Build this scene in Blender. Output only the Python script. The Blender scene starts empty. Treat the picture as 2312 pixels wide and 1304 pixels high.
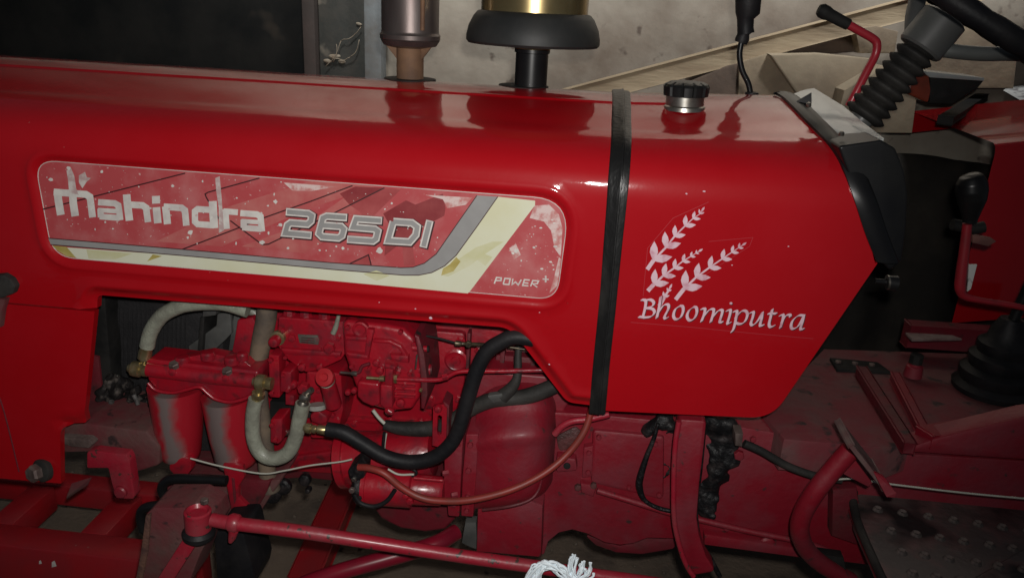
import bpy, bmesh, math, random
import numpy as np
from mathutils import Vector, Matrix, geometry, noise

random.seed(7)
SC = bpy.context.scene
COL = SC.collection

# ---------------------------------------------------------------- camera
CAM_P = Vector((0.0, -1.15, 1.53))
FOC = 1815.0                                    # focal length in photo pixels (photo is 2312 wide)
yaw, pitch, roll = math.radians(5), math.radians(20), math.radians(2.9)
CF = Vector((-math.sin(yaw)*math.cos(pitch), math.cos(yaw)*math.cos(pitch), -math.sin(pitch)))
r0 = Vector((math.cos(yaw), math.sin(yaw), 0)); u0 = r0.cross(CF)
CR = r0*math.cos(roll)+u0*math.sin(roll)
CU = u0*math.cos(roll)-r0*math.sin(roll)
cd = bpy.data.cameras.new('camera'); cam = bpy.data.objects.new('camera', cd); COL.objects.link(cam)
cd.sensor_width = 36; cd.lens = 36*FOC/2312; cd.clip_start = 0.02; cd.clip_end = 200
M = Matrix(((CR.x, CU.x, -CF.x), (CR.y, CU.y, -CF.y), (CR.z, CU.z, -CF.z))).to_4x4()
M.translation = CAM_P; cam.matrix_world = M
SC.camera = cam

# ---------------------------------------------------------------- world, lamps, exposure
w = bpy.data.worlds.new('World'); SC.world = w; w.use_nodes = True
bg = w.node_tree.nodes['Background']; bg.inputs[0].default_value = (0.75, 0.85, 1.0, 1); bg.inputs[1].default_value = 0.042
SC.view_settings.view_transform = 'Standard'; SC.view_settings.look = 'None'; SC.view_settings.exposure = 0.0
def lamp(name, kind, loc, target, energy, color, size, **kw):
    d = bpy.data.lights.new(name, kind); d.energy = energy; d.color = color
    if kind == 'AREA':
        d.size = size
    else:
        d.shadow_soft_size = size
    for k, v in kw.items(): setattr(d, k, v)
    o = bpy.data.objects.new(name, d); COL.objects.link(o); o.location = loc
    o.rotation_euler = (Vector(target)-Vector(loc)).to_track_quat('-Z', 'Y').to_euler()
    return o
# the torch of the phone, right beside its lens
lamp('torch', 'SPOT', CAM_P+Vector((0.02, 0.0, 0.045)), (-0.38, 0.0, 1.20), 59, (1.0, 0.97, 0.93), 0.012, spot_size=math.radians(114), spot_blend=1.0)
# daylight that falls through a doorway high on the right, on to the plaster behind the tractor
lamp('shed_daylight_and_fill', 'SPOT', (0.85, 0.60, 2.78), (0.68, 1.38, 2.50), 215, (0.97, 0.99, 1.0), 0.12, spot_size=math.radians(125), spot_blend=1.0)
lamp('shed_daylight_and_fill', 'SPOT', (-0.60, 0.60, 2.78), (-0.70, 1.38, 2.40), 115, (1.0, 0.985, 0.96), 0.12, spot_size=math.radians(118), spot_blend=1.0)  # added fill spot, brightens the left wall so the bonnet reflects it

# ---------------------------------------------------------------- pixel of the photo -> point of the place
def ray(px, py): return CR*((px-1156)/FOC)-CU*((py-652)/FOC)+CF
def P(px, py, Y):
    d = ray(px, py); return CAM_P+d*((Y-CAM_P.y)/d.y)
def PZ(px, py, Z):
    d = ray(px, py); return CAM_P+d*((Z-CAM_P.z)/d.z)
def mpp(p): return (p-CAM_P).dot(CF)/FOC         # metres per photo pixel at a point
def rpx(n, px, py, Y): return n*mpp(P(px, py, Y))

# ---------------------------------------------------------------- materials
MATS = {}
def mat(name, c1, c2=None, rough=0.5, scale=8, lo=0.4, hi=0.62, metal=0, coat=0, coat_rough=0.05, bump=0, bscale=None,
        c3=None, s3=60, lo3=0.62, hi3=0.66, detail=6, rough2=None, stretch=None, spec=0.5):
    if name in MATS: return MATS[name]
    m = bpy.data.materials.new(name); m.use_nodes = True; nt = m.node_tree; N = nt.nodes; L = nt.links
    b = N['Principled BSDF']
    b.inputs['Roughness'].default_value = rough; b.inputs['Metallic'].default_value = metal
    b.inputs['Coat Weight'].default_value = coat; b.inputs['Coat Roughness'].default_value = coat_rough
    b.inputs['Specular IOR Level'].default_value = spec
    b.inputs['Base Color'].default_value = (*c1, 1)
    tc = N.new('ShaderNodeTexCoord'); vec = tc.outputs['Object']
    if stretch:
        mp = N.new('ShaderNodeMapping'); mp.inputs['Scale'].default_value = stretch; L.new(vec, mp.inputs[0]); vec = mp.outputs[0]
    col = None
    if c2:
        n = N.new('ShaderNodeTexNoise'); n.inputs['Scale'].default_value = scale; n.inputs['Detail'].default_value = detail; n.inputs['Roughness'].default_value = .6
        L.new(vec, n.inputs['Vector'])
        mr = N.new('ShaderNodeMapRange'); mr.inputs[1].default_value = lo; mr.inputs[2].default_value = hi; mr.clamp = True
        L.new(n.outputs[0], mr.inputs[0])
        mx = N.new('ShaderNodeMix'); mx.data_type = 'RGBA'; mx.inputs[6].default_value = (*c1, 1); mx.inputs[7].default_value = (*c2, 1)
        L.new(mr.outputs[0], mx.inputs[0]); col = mx.outputs[2]
        if rough2 is not None:
            rr = N.new('ShaderNodeMapRange'); rr.inputs[3].default_value = rough; rr.inputs[4].default_value = rough2
            L.new(mr.outputs[0], rr.inputs[0]); L.new(rr.outputs[0], b.inputs['Roughness'])
    if c3:
        n3 = N.new('ShaderNodeTexNoise'); n3.inputs['Scale'].default_value = s3; n3.inputs['Detail'].default_value = 3
        L.new(vec, n3.inputs['Vector'])
        m3 = N.new('ShaderNodeMapRange'); m3.inputs[1].default_value = lo3; m3.inputs[2].default_value = hi3; m3.clamp = True
        L.new(n3.outputs[0], m3.inputs[0])
        x3 = N.new('ShaderNodeMix'); x3.data_type = 'RGBA'; x3.inputs[7].default_value = (*c3, 1)
        if col: L.new(col, x3.inputs[6])
        else: x3.inputs[6].default_value = (*c1, 1)
        L.new(m3.outputs[0], x3.inputs[0]); col = x3.outputs[2]
    if col: L.new(col, b.inputs['Base Color'])
    if bump:
        nb = N.new('ShaderNodeTexNoise'); nb.inputs['Scale'].default_value = bscale or scale*4; nb.inputs['Detail'].default_value = 5
        L.new(vec, nb.inputs['Vector'])
        bp = N.new('ShaderNodeBump'); bp.inputs['Strength'].default_value = bump; bp.inputs['Distance'].default_value = 0.004
        L.new(nb.outputs[0], bp.inputs['Height']); L.new(bp.outputs[0], b.inputs['Normal'])
    MATS[name] = m
    return m
def peel(m, st):
    nt = m.node_tree; n = nt.nodes.new('ShaderNodeTexNoise'); n.inputs['Scale'].default_value = 120; n.inputs['Detail'].default_value = 4
    t = nt.nodes.new('ShaderNodeTexCoord'); nt.links.new(t.outputs['Object'], n.inputs['Vector'])
    b = nt.nodes.new('ShaderNodeBump'); b.inputs['Strength'].default_value = st; b.inputs['Distance'].default_value = .001; nt.links.new(n.outputs[0], b.inputs['Height'])
    p = nt.nodes['Principled BSDF']; nt.links.new(b.outputs[0], p.inputs['Normal']); nt.links.new(b.outputs[0], p.inputs['Coat Normal'])
    q = nt.nodes.new('ShaderNodeTexNoise'); q.inputs['Scale'].default_value = 7; q.inputs['Detail'].default_value = 8; nt.links.new(t.outputs['Object'], q.inputs['Vector'])
    k = nt.nodes.new('ShaderNodeMapRange'); k.inputs[1].default_value = .4; k.inputs[2].default_value = .7; k.inputs[3].default_value = .03; k.inputs[4].default_value = .14; nt.links.new(q.outputs[0], k.inputs[0]); nt.links.new(k.outputs[0], p.inputs['Coat Roughness'])
RED = (0.345, 0.0035, 0.0075)
paint = mat('glossy_red_paint', RED, (0.36, 0.006, 0.011), .42, 5, .45, .7, coat=1, coat_rough=.045, c3=(.5, .25, .22), s3=130, lo3=.79, hi3=.81, spec=.06)
peel(paint, .09)
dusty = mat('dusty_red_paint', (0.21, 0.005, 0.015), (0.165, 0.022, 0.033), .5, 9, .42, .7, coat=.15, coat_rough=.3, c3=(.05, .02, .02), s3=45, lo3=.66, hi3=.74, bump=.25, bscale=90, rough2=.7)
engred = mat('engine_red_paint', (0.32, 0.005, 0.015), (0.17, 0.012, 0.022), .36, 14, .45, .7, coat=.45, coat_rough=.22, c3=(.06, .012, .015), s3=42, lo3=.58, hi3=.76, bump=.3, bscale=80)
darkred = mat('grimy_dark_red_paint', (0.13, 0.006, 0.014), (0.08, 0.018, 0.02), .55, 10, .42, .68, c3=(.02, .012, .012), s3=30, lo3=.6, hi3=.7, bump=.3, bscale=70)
maroon = mat('dusty_maroon_paint', (0.12, 0.02, 0.025), (0.10, 0.05, 0.045), .65, 12, .4, .65, c3=(.03, .015, .015), s3=40, lo3=.62, hi3=.7, bump=.4, bscale=70)
worn = mat('chipped_red_paint', (0.30, 0.01, 0.025), (0.24, 0.04, 0.05), .45, 12, .45, .7, coat=.2, coat_rough=.2, c3=(.06, .03, .025), s3=70, lo3=.64, hi3=.68, bump=.2, bscale=120)
orangered = mat('faded_orange_red_cable', (.23, .024, .018), (.17, .03, .022), .5, 30)
rubber = mat('black_rubber', (.007, .007, .0085), (.014, .013, .014), .55, 20, bump=.15, bscale=150, spec=.25)
rubber_dusty = mat('dusty_black_rubber', (.015, .0145, .014), (.036, .033, .03), .65, 14, bump=.3, bscale=110, spec=.3)
plastic = mat('black_plastic', (.006, .006, .007), (.010, .010, .010), .34, 10, spec=.35)
matte_black = mat('matte_black', (.007, .007, .007), (.018, .017, .016), .7, 14, bump=.3, spec=.25)
grease = mat('oily_black_grease', (.006, .006, .007), (.03, .024, .024), .5, 40, .5, .65, bump=1.0, bscale=90, spec=.35)
greymetal = mat('grey_painted_metal', (.10, .105, .10), (.075, .075, .072), .5, 8, coat=.2, coat_rough=.25)
shelfmetal = mat('pale_grey_sheet_metal', (.42, .44, .43), (.34, .35, .34), .3, 6, coat=.6, coat_rough=.1)
steel = mat('dull_steel', (.35, .34, .31), (.22, .2, .17), .35, 30, metal=.9)
zinc = mat('yellow_zinc_plating', (.50, .42, .24), (.32, .25, .12), .35, 60, metal=.85)
brass = mat('brass_plated_bowl', (.50, .40, .20), (.38, .27, .12), .25, 7, metal=.9, coat=.4)
rust = mat('rusty_exhaust_pipe', (.20, .11, .06), (.12, .065, .04), .75, 14, bump=.4, bscale=60, metal=.2)
mufmetal = mat('sooty_muffler_metal', (.20, .175, .165), (.11, .085, .08), .42, 9, metal=.75, bump=.1, stretch=(1, 1, .2))
clearhose = mat('milky_braided_hose', (.26, .27, .215), (.18, .18, .145), .42, 40, coat=.15, coat_rough=.25, bump=.35, bscale=260)
tanhose = mat('dusty_tan_hose', (.17, .125, .085), (.07, .055, .045), .75, 16, .38, .62, bump=.3)
whiteprint = mat('white_print', (.62, .60, .56), (.5, .46, .44), .45, 40, c3=(.5, .3, .3), s3=90, lo3=.68, hi3=.74)
greyprint = mat('grey_print', (.25, .245, .24), (.29, .285, .28), .4, 15, coat=.3)
darkprint = mat('dark_print', (.045, .01, .012), None, .5)
maroonprint = mat('maroon_print', (.20, .02, .025), (.28, .05, .05), .45, 20, .4, .7)
maroonprint2 = mat('soft_maroon_print', (.29, .042, .045), (.38, .08, .08), .45, 20, .4, .7)
lightstripe = mat('light_red_print', (.44, .13, .12), (.40, .08, .08), .45, 25)
wearpatch = mat('scuffed_white_wear', (.58, .44, .42), (.45, .17, .16), .6, 45, .46, .58, detail=8)
pinkprint = mat('pinkish_white_print', (.62, .44, .50), (.50, .24, .30), .45, 60, .5, .68)
decalred = mat('faded_decal_red', (.40, .06, .066), (.46, .15, .15), .42, 16, .46, .75, coat=.25, coat_rough=.2, c3=(.60, .40, .38), s3=150, lo3=.66, hi3=.76)
creamprint = mat('cream_print', (.62, .63, .50), (.57, .56, .38), .42, 5, .46, .72, coat=.3)
ochreprint = mat('ochre_print', (.34, .27, .07), (.45, .38, .14), .42, 30)
whitecloth = mat('white_cotton', (.86, .95, 1.0), None, .9)
wiremat = mat('pale_wire', (.42, .42, .36), None, .5)
stickermat = mat('white_sticker', (.5, .5, .48), (.2, .19, .19), .5, 30, .55, .6)
bulblens = mat('amber_red_lens', (.22, .035, .015), (.16, .03, .012), .25, 20, coat=.5)
radmat = mat('dark_radiator_core', (.0065, .006, .007), (.012, .011, .012), .8, 30, bump=.4, bscale=200)
shroud = mat('grey_shroud', (.085, .085, .08), (.05, .05, .048), .6, 14)

# red paint worn to bare grey metal in an upright band of the filter bowls
def worn_bowl(name, x0, x1):
    m = bpy.data.materials.new(name); m.use_nodes = True; nt = m.node_tree; N = nt.nodes; L = nt.links; b = N['Principled BSDF']
    tc = N.new('ShaderNodeTexCoord'); sx = N.new('ShaderNodeSeparateXYZ'); L.new(tc.outputs['Object'], sx.inputs[0])
    n = N.new('ShaderNodeTexNoise'); n.inputs['Scale'].default_value = 22; n.inputs['Detail'].default_value = 6; L.new(tc.outputs['Object'], n.inputs['Vector'])
    a = N.new('ShaderNodeMath'); a.operation = 'MULTIPLY_ADD'; a.inputs[1].default_value = .04; L.new(n.outputs[0], a.inputs[0])
    s = N.new('ShaderNodeMath'); s.operation = 'ADD'; L.new(sx.outputs[0], a.inputs[2]); L.new(a.outputs[0], s.inputs[0]); s.inputs[1].default_value = -.02
    m1 = N.new('ShaderNodeMapRange'); m1.inputs[1].default_value = x0; m1.inputs[2].default_value = x0+.012; L.new(s.outputs[0], m1.inputs[0])
    m2 = N.new('ShaderNodeMapRange'); m2.inputs[1].default_value = x1; m2.inputs[2].default_value = x1+.017; m2.inputs[3].default_value = 1; m2.inputs[4].default_value = 0; L.new(s.outputs[0], m2.inputs[0])
    mm = N.new('ShaderNodeMath'); mm.operation = 'MULTIPLY'; L.new(m1.outputs[0], mm.inputs[0]); L.new(m2.outputs[0], mm.inputs[1])
    mx = N.new('ShaderNodeMix'); mx.data_type = 'RGBA'; mx.inputs[6].default_value = (.34, .01, .02, 1); mx.inputs[7].default_value = (.165, .125, .12, 1)
    L.new(mm.outputs[0], mx.inputs[0]); L.new(mx.outputs[2], b.inputs['Base Color']); b.inputs['Roughness'].default_value = .33; b.inputs['Coat Weight'].default_value = .4; b.inputs['Coat Roughness'].default_value = .2
    return m

# ---------------------------------------------------------------- object helpers
WL = {}                                          # world position of every object's origin
def link(name, me, mtl, parent, smooth=35, loc=None):
    if mtl: me.materials.append(mtl)
    n = len(me.vertices); co = np.empty(n*3, 'f'); me.vertices.foreach_get('co', co); co = co.reshape(-1, 3)
    if loc is None: c = Vector(((co.min(0)+co.max(0))/2).tolist())
    else: c = Vector(loc)
    co -= np.array(c, 'f'); me.vertices.foreach_set('co', co.ravel()); me.update()
    if smooth:
        me.shade_smooth()
        if smooth < 180: me.set_sharp_from_angle(angle=math.radians(smooth))
    o = bpy.data.objects.new(name, me); COL.objects.link(o)
    if parent:
        o.parent = parent; o.location = c-WL[parent.name]
    else: o.location = c
    WL[o.name] = c
    return o
def fromdata(name, verts, faces, mtl, parent, smooth=35, loc=None):
    me = bpy.data.meshes.new(name); me.from_pydata([tuple(v) for v in verts], [], faces); me.update()
    return link(name, me, mtl, parent, smooth, loc)
def frombm(name, bm, mtl, parent, smooth=35, loc=None):
    bmesh.ops.recalc_face_normals(bm, faces=bm.faces)
    me = bpy.data.meshes.new(name); bm.to_mesh(me); bm.free()
    return link(name, me, mtl, parent, smooth, loc)
def thing(name, label, cat, loc, group=None):
    o = bpy.data.objects.new(name, None); COL.objects.link(o); o.location = loc; o.empty_display_size = .1
    o['label'] = label; o['category'] = cat
    if group: o['group'] = group
    WL[o.name] = Vector(loc); return o
def tag(o, label=None, cat=None, group=None, kind=None):
    for k, v in (('label', label), ('category', cat), ('group', group), ('kind', kind)):
        if v: o[k] = v
    return o

def fillet(poly, rad, seg=6):
    """round the corners of a 2D polygon; rad is one number or one per corner"""
    out = []; n = len(poly)
    for i in range(n):
        r = rad[i] if isinstance(rad, (list, tuple)) else rad
        p = Vector(poly[i][:2]); a = Vector(poly[i-1][:2])-p; b = Vector(poly[(i+1) % n][:2])-p
        la, lb = a.length, b.length
        if r <= 0 or la < 1e-9 or lb < 1e-9: out.append(p); continue
        a /= la; b /= lb
        ang = a.angle(b, math.pi)
        if ang > 3.05: out.append(p); continue
        t = min(r/math.tan(ang/2), la*.48, lb*.48)
        for k in range(seg+1):
            u = k/seg; out.append((p+a*t)*(1-u)**2+p*2*u*(1-u)+(p+b*t)*u*u)
    return out
def smoothpath(pts, sub=6):
    pts = [Vector(p) for p in pts]; n = len(pts)
    if n < 3: return pts
    out = []
    for i in range(n-1):
        a = pts[i-1] if i else pts[0]*2-pts[1]; b = pts[i]; c = pts[i+1]; d = pts[i+2] if i+2 < n else pts[-1]*2-pts[-2]
        for k in range(sub):
            t = k/sub
            out.append(.5*((2*b)+(c-a)*t+(2*a-5*b+4*c-d)*t*t+(3*b-a-3*c+d)*t**3))
    out.append(pts[-1]); return out
def add_tube(bm, pts, r, seg=14, cap=True):
    pts = [Vector(p) for p in pts]; n = len(pts)
    rs = r if isinstance(r, (list, tuple)) else [r]*n
    if len(rs) != n: rs = [rs[int(i*(len(rs)-1)/(n-1))]+(rs[min(int(i*(len(rs)-1)/(n-1))+1, len(rs)-1)]-rs[int(i*(len(rs)-1)/(n-1))])*((i*(len(rs)-1)/(n-1)) % 1) for i in range(n)]
    t = (pts[1]-pts[0]).normalized(); u = t.orthogonal().normalized(); rings = []
    for i in range(n):
        tn = (pts[min(i+1, n-1)]-pts[max(i-1, 0)]).normalized()
        u = (u-tn*u.dot(tn)).normalized(); v = tn.cross(u)
        rings.append([bm.verts.new(pts[i]+(u*math.cos(a)+v*math.sin(a))*rs[i]) for a in [2*math.pi*k/seg for k in range(seg)]])
    for i in range(n-1):
        for k in range(seg):
            bm.faces.new((rings[i][k], rings[i][(k+1) % seg], rings[i+1][(k+1) % seg], rings[i+1][k]))
    if cap: bm.faces.new(rings[0][::-1]); bm.faces.new(rings[-1])
def tube(name, px, r, mtl, parent, Y=None, smooth=True, seg=14, sub=6):
    """px: list of (px,py[,Y]); r in photo pixels (number or list)"""
    pts = [P(q[0], q[1], q[2] if len(q) > 2 else Y) for q in px]
    m = mpp(pts[len(pts)//2]); rr = [x*m for x in r] if isinstance(r, (list, tuple)) else r*m
    if smooth and len(pts) > 2: pts = smoothpath(pts, sub)
    bm = bmesh.new(); add_tube(bm, pts, rr, seg)
    return frombm(name, bm, mtl, parent, 50)
def rod3(name, pts, r, mtl, parent, seg=14, sub=0):
    if sub: pts = smoothpath(pts, sub)
    bm = bmesh.new(); add_tube(bm, pts, r, seg); return frombm(name, bm, mtl, parent, 50)
def add_lathe(bm, base, axis, prof, seg=32, notch=0, nd=.1):
    """prof: list of (along, radius)"""
    base = Vector(base); ax = Vector(axis).normalized(); u = ax.orthogonal().normalized(); v = ax.cross(u); rings = []
    for h, r in prof:
        rr = []
        for k in range(seg):
            a = 2*math.pi*k/seg; q = r*(1-nd*(max(0, math.cos(a*notch))**6) if notch else 1)
            rr.append(bm.verts.new(base+ax*h+(u*math.cos(a)+v*math.sin(a))*q))
        rings.append(rr)
    for i in range(len(rings)-1):
        for k in range(seg):
            bm.faces.new((rings[i][k], rings[i][(k+1) % seg], rings[i+1][(k+1) % seg], rings[i+1][k]))
    if prof[0][1] > 1e-6: bm.faces.new(rings[0][::-1])
    if prof[-1][1] > 1e-6: bm.faces.new(rings[-1])
def lathe(name, base, axis, prof, mtl, parent, seg=32, smooth=35, **kw):
    bm = bmesh.new(); add_lathe(bm, base, axis, prof, seg, **kw); bmesh.ops.remove_doubles(bm, verts=bm.verts, dist=1e-6)
    return frombm(name, bm, mtl, parent, smooth)
def prism(name, poly, Y0, Y1, mtl, parent, bev=.003, rad=0, seg=2, px=True, smooth=35, wob=0):
    """outline in photo pixels at depth Y0, pushed back to Y1 as a true solid"""
    if rad: poly = fillet(poly, rad)
    pts = [P(q[0], q[1], Y0) for q in poly] if px else [Vector((q[0], Y0, q[1])) for q in poly]
    clean = []
    for p in pts:
        if not clean or (p-clean[-1]).length > 1e-4: clean.append(p)
    if (clean[0]-clean[-1]).length < 1e-4: clean.pop()
    bm = bmesh.new(); a = [bm.verts.new(p) for p in clean]; b = [bm.verts.new((p.x, Y1, p.z)) for p in clean]; n = len(a)
    f = bm.faces.new(a); bm.faces.new(b[::-1])
    for i in range(n): bm.faces.new((a[i], b[i], b[(i+1) % n], a[(i+1) % n]))
    bmesh.ops.recalc_face_normals(bm, faces=bm.faces)
    if bev:
        es = [e for e in bm.edges if e in set(f.edges)]
        bmesh.ops.bevel(bm, geom=es, offset=bev, segments=seg, profile=.5, affect='EDGES', clamp_overlap=True)
    if wob:
        for v in bm.verts: v.co += noise.noise_vector(v.co*30)*wob
    return frombm(name, bm, mtl, parent, smooth)
def box3(name, lo, hi, mtl, parent, bev=.004, rot=None, seg=2):
    bm = bmesh.new(); bmesh.ops.create_cube(bm, size=1); lo = Vector(lo); hi = Vector(hi)
    for v in bm.verts: v.co = Vector((v.co.x*(hi.x-lo.x), v.co.y*(hi.y-lo.y), v.co.z*(hi.z-lo.z)))
    if bev: bmesh.ops.bevel(bm, geom=bm.edges[:], offset=bev, segments=seg, profile=.5, affect='EDGES')
    R_ = rot.to_matrix() if rot is not None else None
    c = (lo+hi)/2
    for v in bm.verts: v.co = (R_ @ v.co if R_ else v.co)+c
    return frombm(name, bm, mtl, parent, 35)
def bar3(name, a, b, wd, ht, mtl, parent, bev=.003, up=(0, 0, 1)):
    a, b = Vector(a), Vector(b); t = (b-a); L = t.length; t.normalize(); s = t.cross(Vector(up)).normalized(); u = s.cross(t)
    bm = bmesh.new(); bmesh.ops.create_cube(bm, size=1)
    for v in bm.verts: v.co = (a+b)/2+t*(v.co.x*L)+s*(v.co.y*wd)+u*(v.co.z*ht)
    if bev: bmesh.ops.bevel(bm, geom=bm.edges[:], offset=bev, segments=2, profile=.5, affect='EDGES')
    return frombm(name, bm, mtl, parent, 35)
def bolt(px, py, Y, r, mtl, parent, h=8, axis=(0, -1, 0), name='bolt', round_=False, washer=False):
    p = P(px, py, Y); m = mpp(p); r *= m; h *= m
    bm = bmesh.new()
    if washer: add_lathe(bm, p, axis, [(-.001, r*1.45), (h*.25, r*1.45), (h*.28, r*1.2)], 20)
    if round_: add_lathe(bm, p, axis, [(-.002, r), (h*.6, r), (h*.9, r*.8), (h, r*.35)], 18)
    else: add_lathe(bm, p, axis, [(-.002, r), (h*.8, r), (h, r*.82)], 6)
    return frombm(name, bm, mtl, parent, 30)

def lump(o, v):
    m = o.modifiers.new('fuse', 'REMESH'); m.mode = 'VOXEL'; m.voxel_size = v; m.use_smooth_shade = True
    m = o.modifiers.new('soften', 'SMOOTH'); m.factor = .5; m.iterations = 2
# ---------------------------------------------------------------- the shed behind and below
floor_m = mat('dusty_earth_floor', (.19, .142, .105), (.135, .102, .077), .9, 4, bump=.8, bscale=70, c3=(.085, .065, .052), s3=7, lo3=.55, hi3=.72)
plaster = mat('stained_old_plaster', (.33, .295, .24), (.145, .11, .082), .85, 2.4, .36, .66, bump=.6, bscale=22, c3=(.10, .075, .058), s3=15, lo3=.63, hi3=.70, detail=10)
darkboard = mat('dark_tarred_board', (.0065, .007, .007), (.013, .0125, .0115), .7, 5, c3=(.03, .025, .02), s3=6, lo3=.66, hi3=.75, bump=.3, spec=.08)
mossboard = mat('cobwebbed_green_board', (.022, .025, .022), (.045, .042, .035), .8, 9, c3=(.16, .14, .11), s3=11, lo3=.6, hi3=.7, bump=.4)
bluepost = mat('blue_grey_painted_post', (.16, .175, .18), (.12, .115, .105), .7, 10, bump=.3)
brownpost = mat('brown_old_post', (.035, .026, .022), (.05, .035, .03), .8, 10, bump=.3)
tanwood = mat('weathered_tan_timber', (.36, .28, .18), (.27, .20, .125), .8, 6, stretch=(1, 6, 6), bump=.4)
stone_dark = mat('shade_darkened_rubble_stone', (.085, .068, .05), (.055, .045, .035), .9, 7, bump=.7, bscale=40)  # ledge copy of the tan stone, shadow behind the tractor put into its colour
stone = mat('tan_rubble_stone', (.30, .235, .155), (.21, .16, .11), .9, 7, bump=.7, bscale=40, c3=(.09, .065, .05), s3=14, lo3=.62, hi3=.72)

bm = bmesh.new(); bmesh.ops.create_grid(bm, x_segments=90, y_segments=60, size=1)
for v in bm.verts:
    v.co = Vector((v.co.x*3.2, v.co.y*2.6, 0)); v.co.z = .008*noise.noise(v.co*4)
tag(frombm('floor', bm, floor_m, None, 180), 'brown dusty earth floor of the shed', kind='structure')
bm = bmesh.new(); rs = random.Random(31)
for i in range(420):
    bmesh.ops.create_icosphere(bm, subdivisions=1, radius=rs.uniform(.002, .008), matrix=Matrix.Translation((rs.uniform(-1.9, .9), rs.uniform(.1, 1.3), .004)) @ Matrix.Rotation(rs.uniform(0, 3), 4, 'Z') @ Matrix.Diagonal((1, rs.uniform(.5, 1), rs.uniform(.4, .8), 1)))
tag(frombm('grit', bm, mat('grit_stone', (.2, .16, .12), (.1, .08, .065), .9, 60), None, 60), 'loose grit and small pebbles on the earth floor', 'grit', kind='stuff')
WALL = 1.38
bm = bmesh.new(); nx, nz = 150, 90; g = [[None]*(nz+1) for _ in range(nx+1)]
for i in range(nx+1):
    for k in range(nz+1):
        x = -3.2+6.4*i/nx; z = -.02+2.75*k/nz
        g[i][k] = bm.verts.new((x, WALL-.012*noise.noise(Vector((x*3, 0, z*3)))-.005*noise.noise(Vector((x*11, 4, z*11))), z))
for i in range(nx):
    for k in range(nz): bm.faces.new((g[i][k], g[i+1][k], g[i+1][k+1], g[i][k+1]))
back = [bm.verts.new((x, WALL+.2, z)) for x, z in ((-3.2, -.02), (3.2, -.02), (3.2, 2.73), (-3.2, 2.73))]
bm.faces.new(back)
bm.faces.new((g[0][nz], g[nx][nz], back[2], back[3]))
tag(frombm('plaster_wall', bm, plaster, None, 180), 'stained pale plaster wall behind the red tractor', 'wall')
# dark boards that lean on the wall at the left
yb = WALL-.06
xL = P(690, 60, yb).x; xM = P(718, 60, yb).x; xN = P(826, 60, yb).x; xO = P(866, 60, yb).x
o = box3('dark_board', (-3.0, yb, 0), (xL-.002, yb+.03, 1.62), darkboard, None, .004)
tag(o, 'wide blackish board standing behind the front of the bonnet', 'board')
o = box3('brown_post', (xL, yb-.03, 0), (xM, yb+.03, 1.62), brownpost, None, .004)
tag(o, 'thin dark brown post at the right edge of the black board', 'post')
o = box3('mossy_board', (xM+.002, yb-.002, 0), (xN, yb+.03, 1.62), mossboard, None, .004)
tag(o, 'greenish grimy board with cobwebs between brown post and blue grey post', 'board')
o = box3('blue_grey_post', (xN+.002, yb-.03, 0), (xO, yb+.03, 1.62), bluepost, None, .005)
tag(o, 'pale blue grey painted post behind the exhaust silencer', 'post')
# cobweb rags on the mossy board
bm = bmesh.new()
for a, b in (((735, 150), (770, 92)), ((770, 92), (815, 60)), ((745, 128), (790, 130)), ((790, 130), (812, 90)), ((760, 100), (752, 140))):
    p, q = P(*a, yb-.012), P(*b, yb-.012)
    add_tube(bm, smoothpath([p, (p+q)/2+Vector((.004, 0, -.008)), q], 4), .0012, 5)
for cx, cy, r in ((755, 128, .012), (740, 138, .009), (772, 140, .008), (810, 55, .006)):
    bmesh.ops.create_icosphere(bm, subdivisions=2, radius=r, matrix=Matrix.Translation(P(cx, cy, yb-.006)) @ Matrix.Diagonal((1.6, .35, .7, 1)))
for v in bm.verts: v.co += noise.noise_vector(v.co*60)*.003
tag(frombm('cobweb', bm, mat('dusty_cobweb', (.22, .17, .12), (.3, .26, .2), .9, 40), None, 180), 'dusty tan cobweb rags hanging on the greenish board', 'cobweb')
# long pale timber that leans across the wall
def timber(name, a, b, Y, wd, dp, m):
    p, q = P(*a, Y), P(*b, Y); return bar3(name, p, q, dp, wd, m, None, .006, up=(-(q-p).z, 0, (q-p).x))
o = timber('leaning_timber', (1240, 232), (2420, -78), 1.24, .052, .06, tanwood); tag(o, 'long weathered tan timber leaning across the plaster wall', 'timber')
# rubble ledge under the timber, stone by stone
def rock(name, c, s, rz, seed, parent=None, ry=0):
    bm = bmesh.new(); bmesh.ops.create_cube(bm, size=1)
    bmesh.ops.bevel(bm, geom=bm.edges[:], offset=.12, segments=2, profile=.6, affect='EDGES')
    bmesh.ops.subdivide_edges(bm, edges=bm.edges[:], cuts=1, use_grid_fill=True)
    R_ = Matrix.Rotation(rz, 3, 'Z') @ Matrix.Rotation(ry, 3, 'Y')
    for v in bm.verts:
        v.co += noise.noise_vector(v.co*1.7+Vector((seed*3.1, seed, 0)))*.13
        v.co = R_ @ Vector((v.co.x*s[0], v.co.y*s[1], v.co.z*s[2]))+Vector(c)
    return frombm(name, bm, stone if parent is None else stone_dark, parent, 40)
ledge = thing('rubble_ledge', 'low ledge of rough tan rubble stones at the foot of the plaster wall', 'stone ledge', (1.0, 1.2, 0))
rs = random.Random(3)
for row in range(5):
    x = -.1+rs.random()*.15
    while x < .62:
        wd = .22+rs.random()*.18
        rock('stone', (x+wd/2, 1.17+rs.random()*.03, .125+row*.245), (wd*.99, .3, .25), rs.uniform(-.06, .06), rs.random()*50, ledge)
        x += wd
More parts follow.
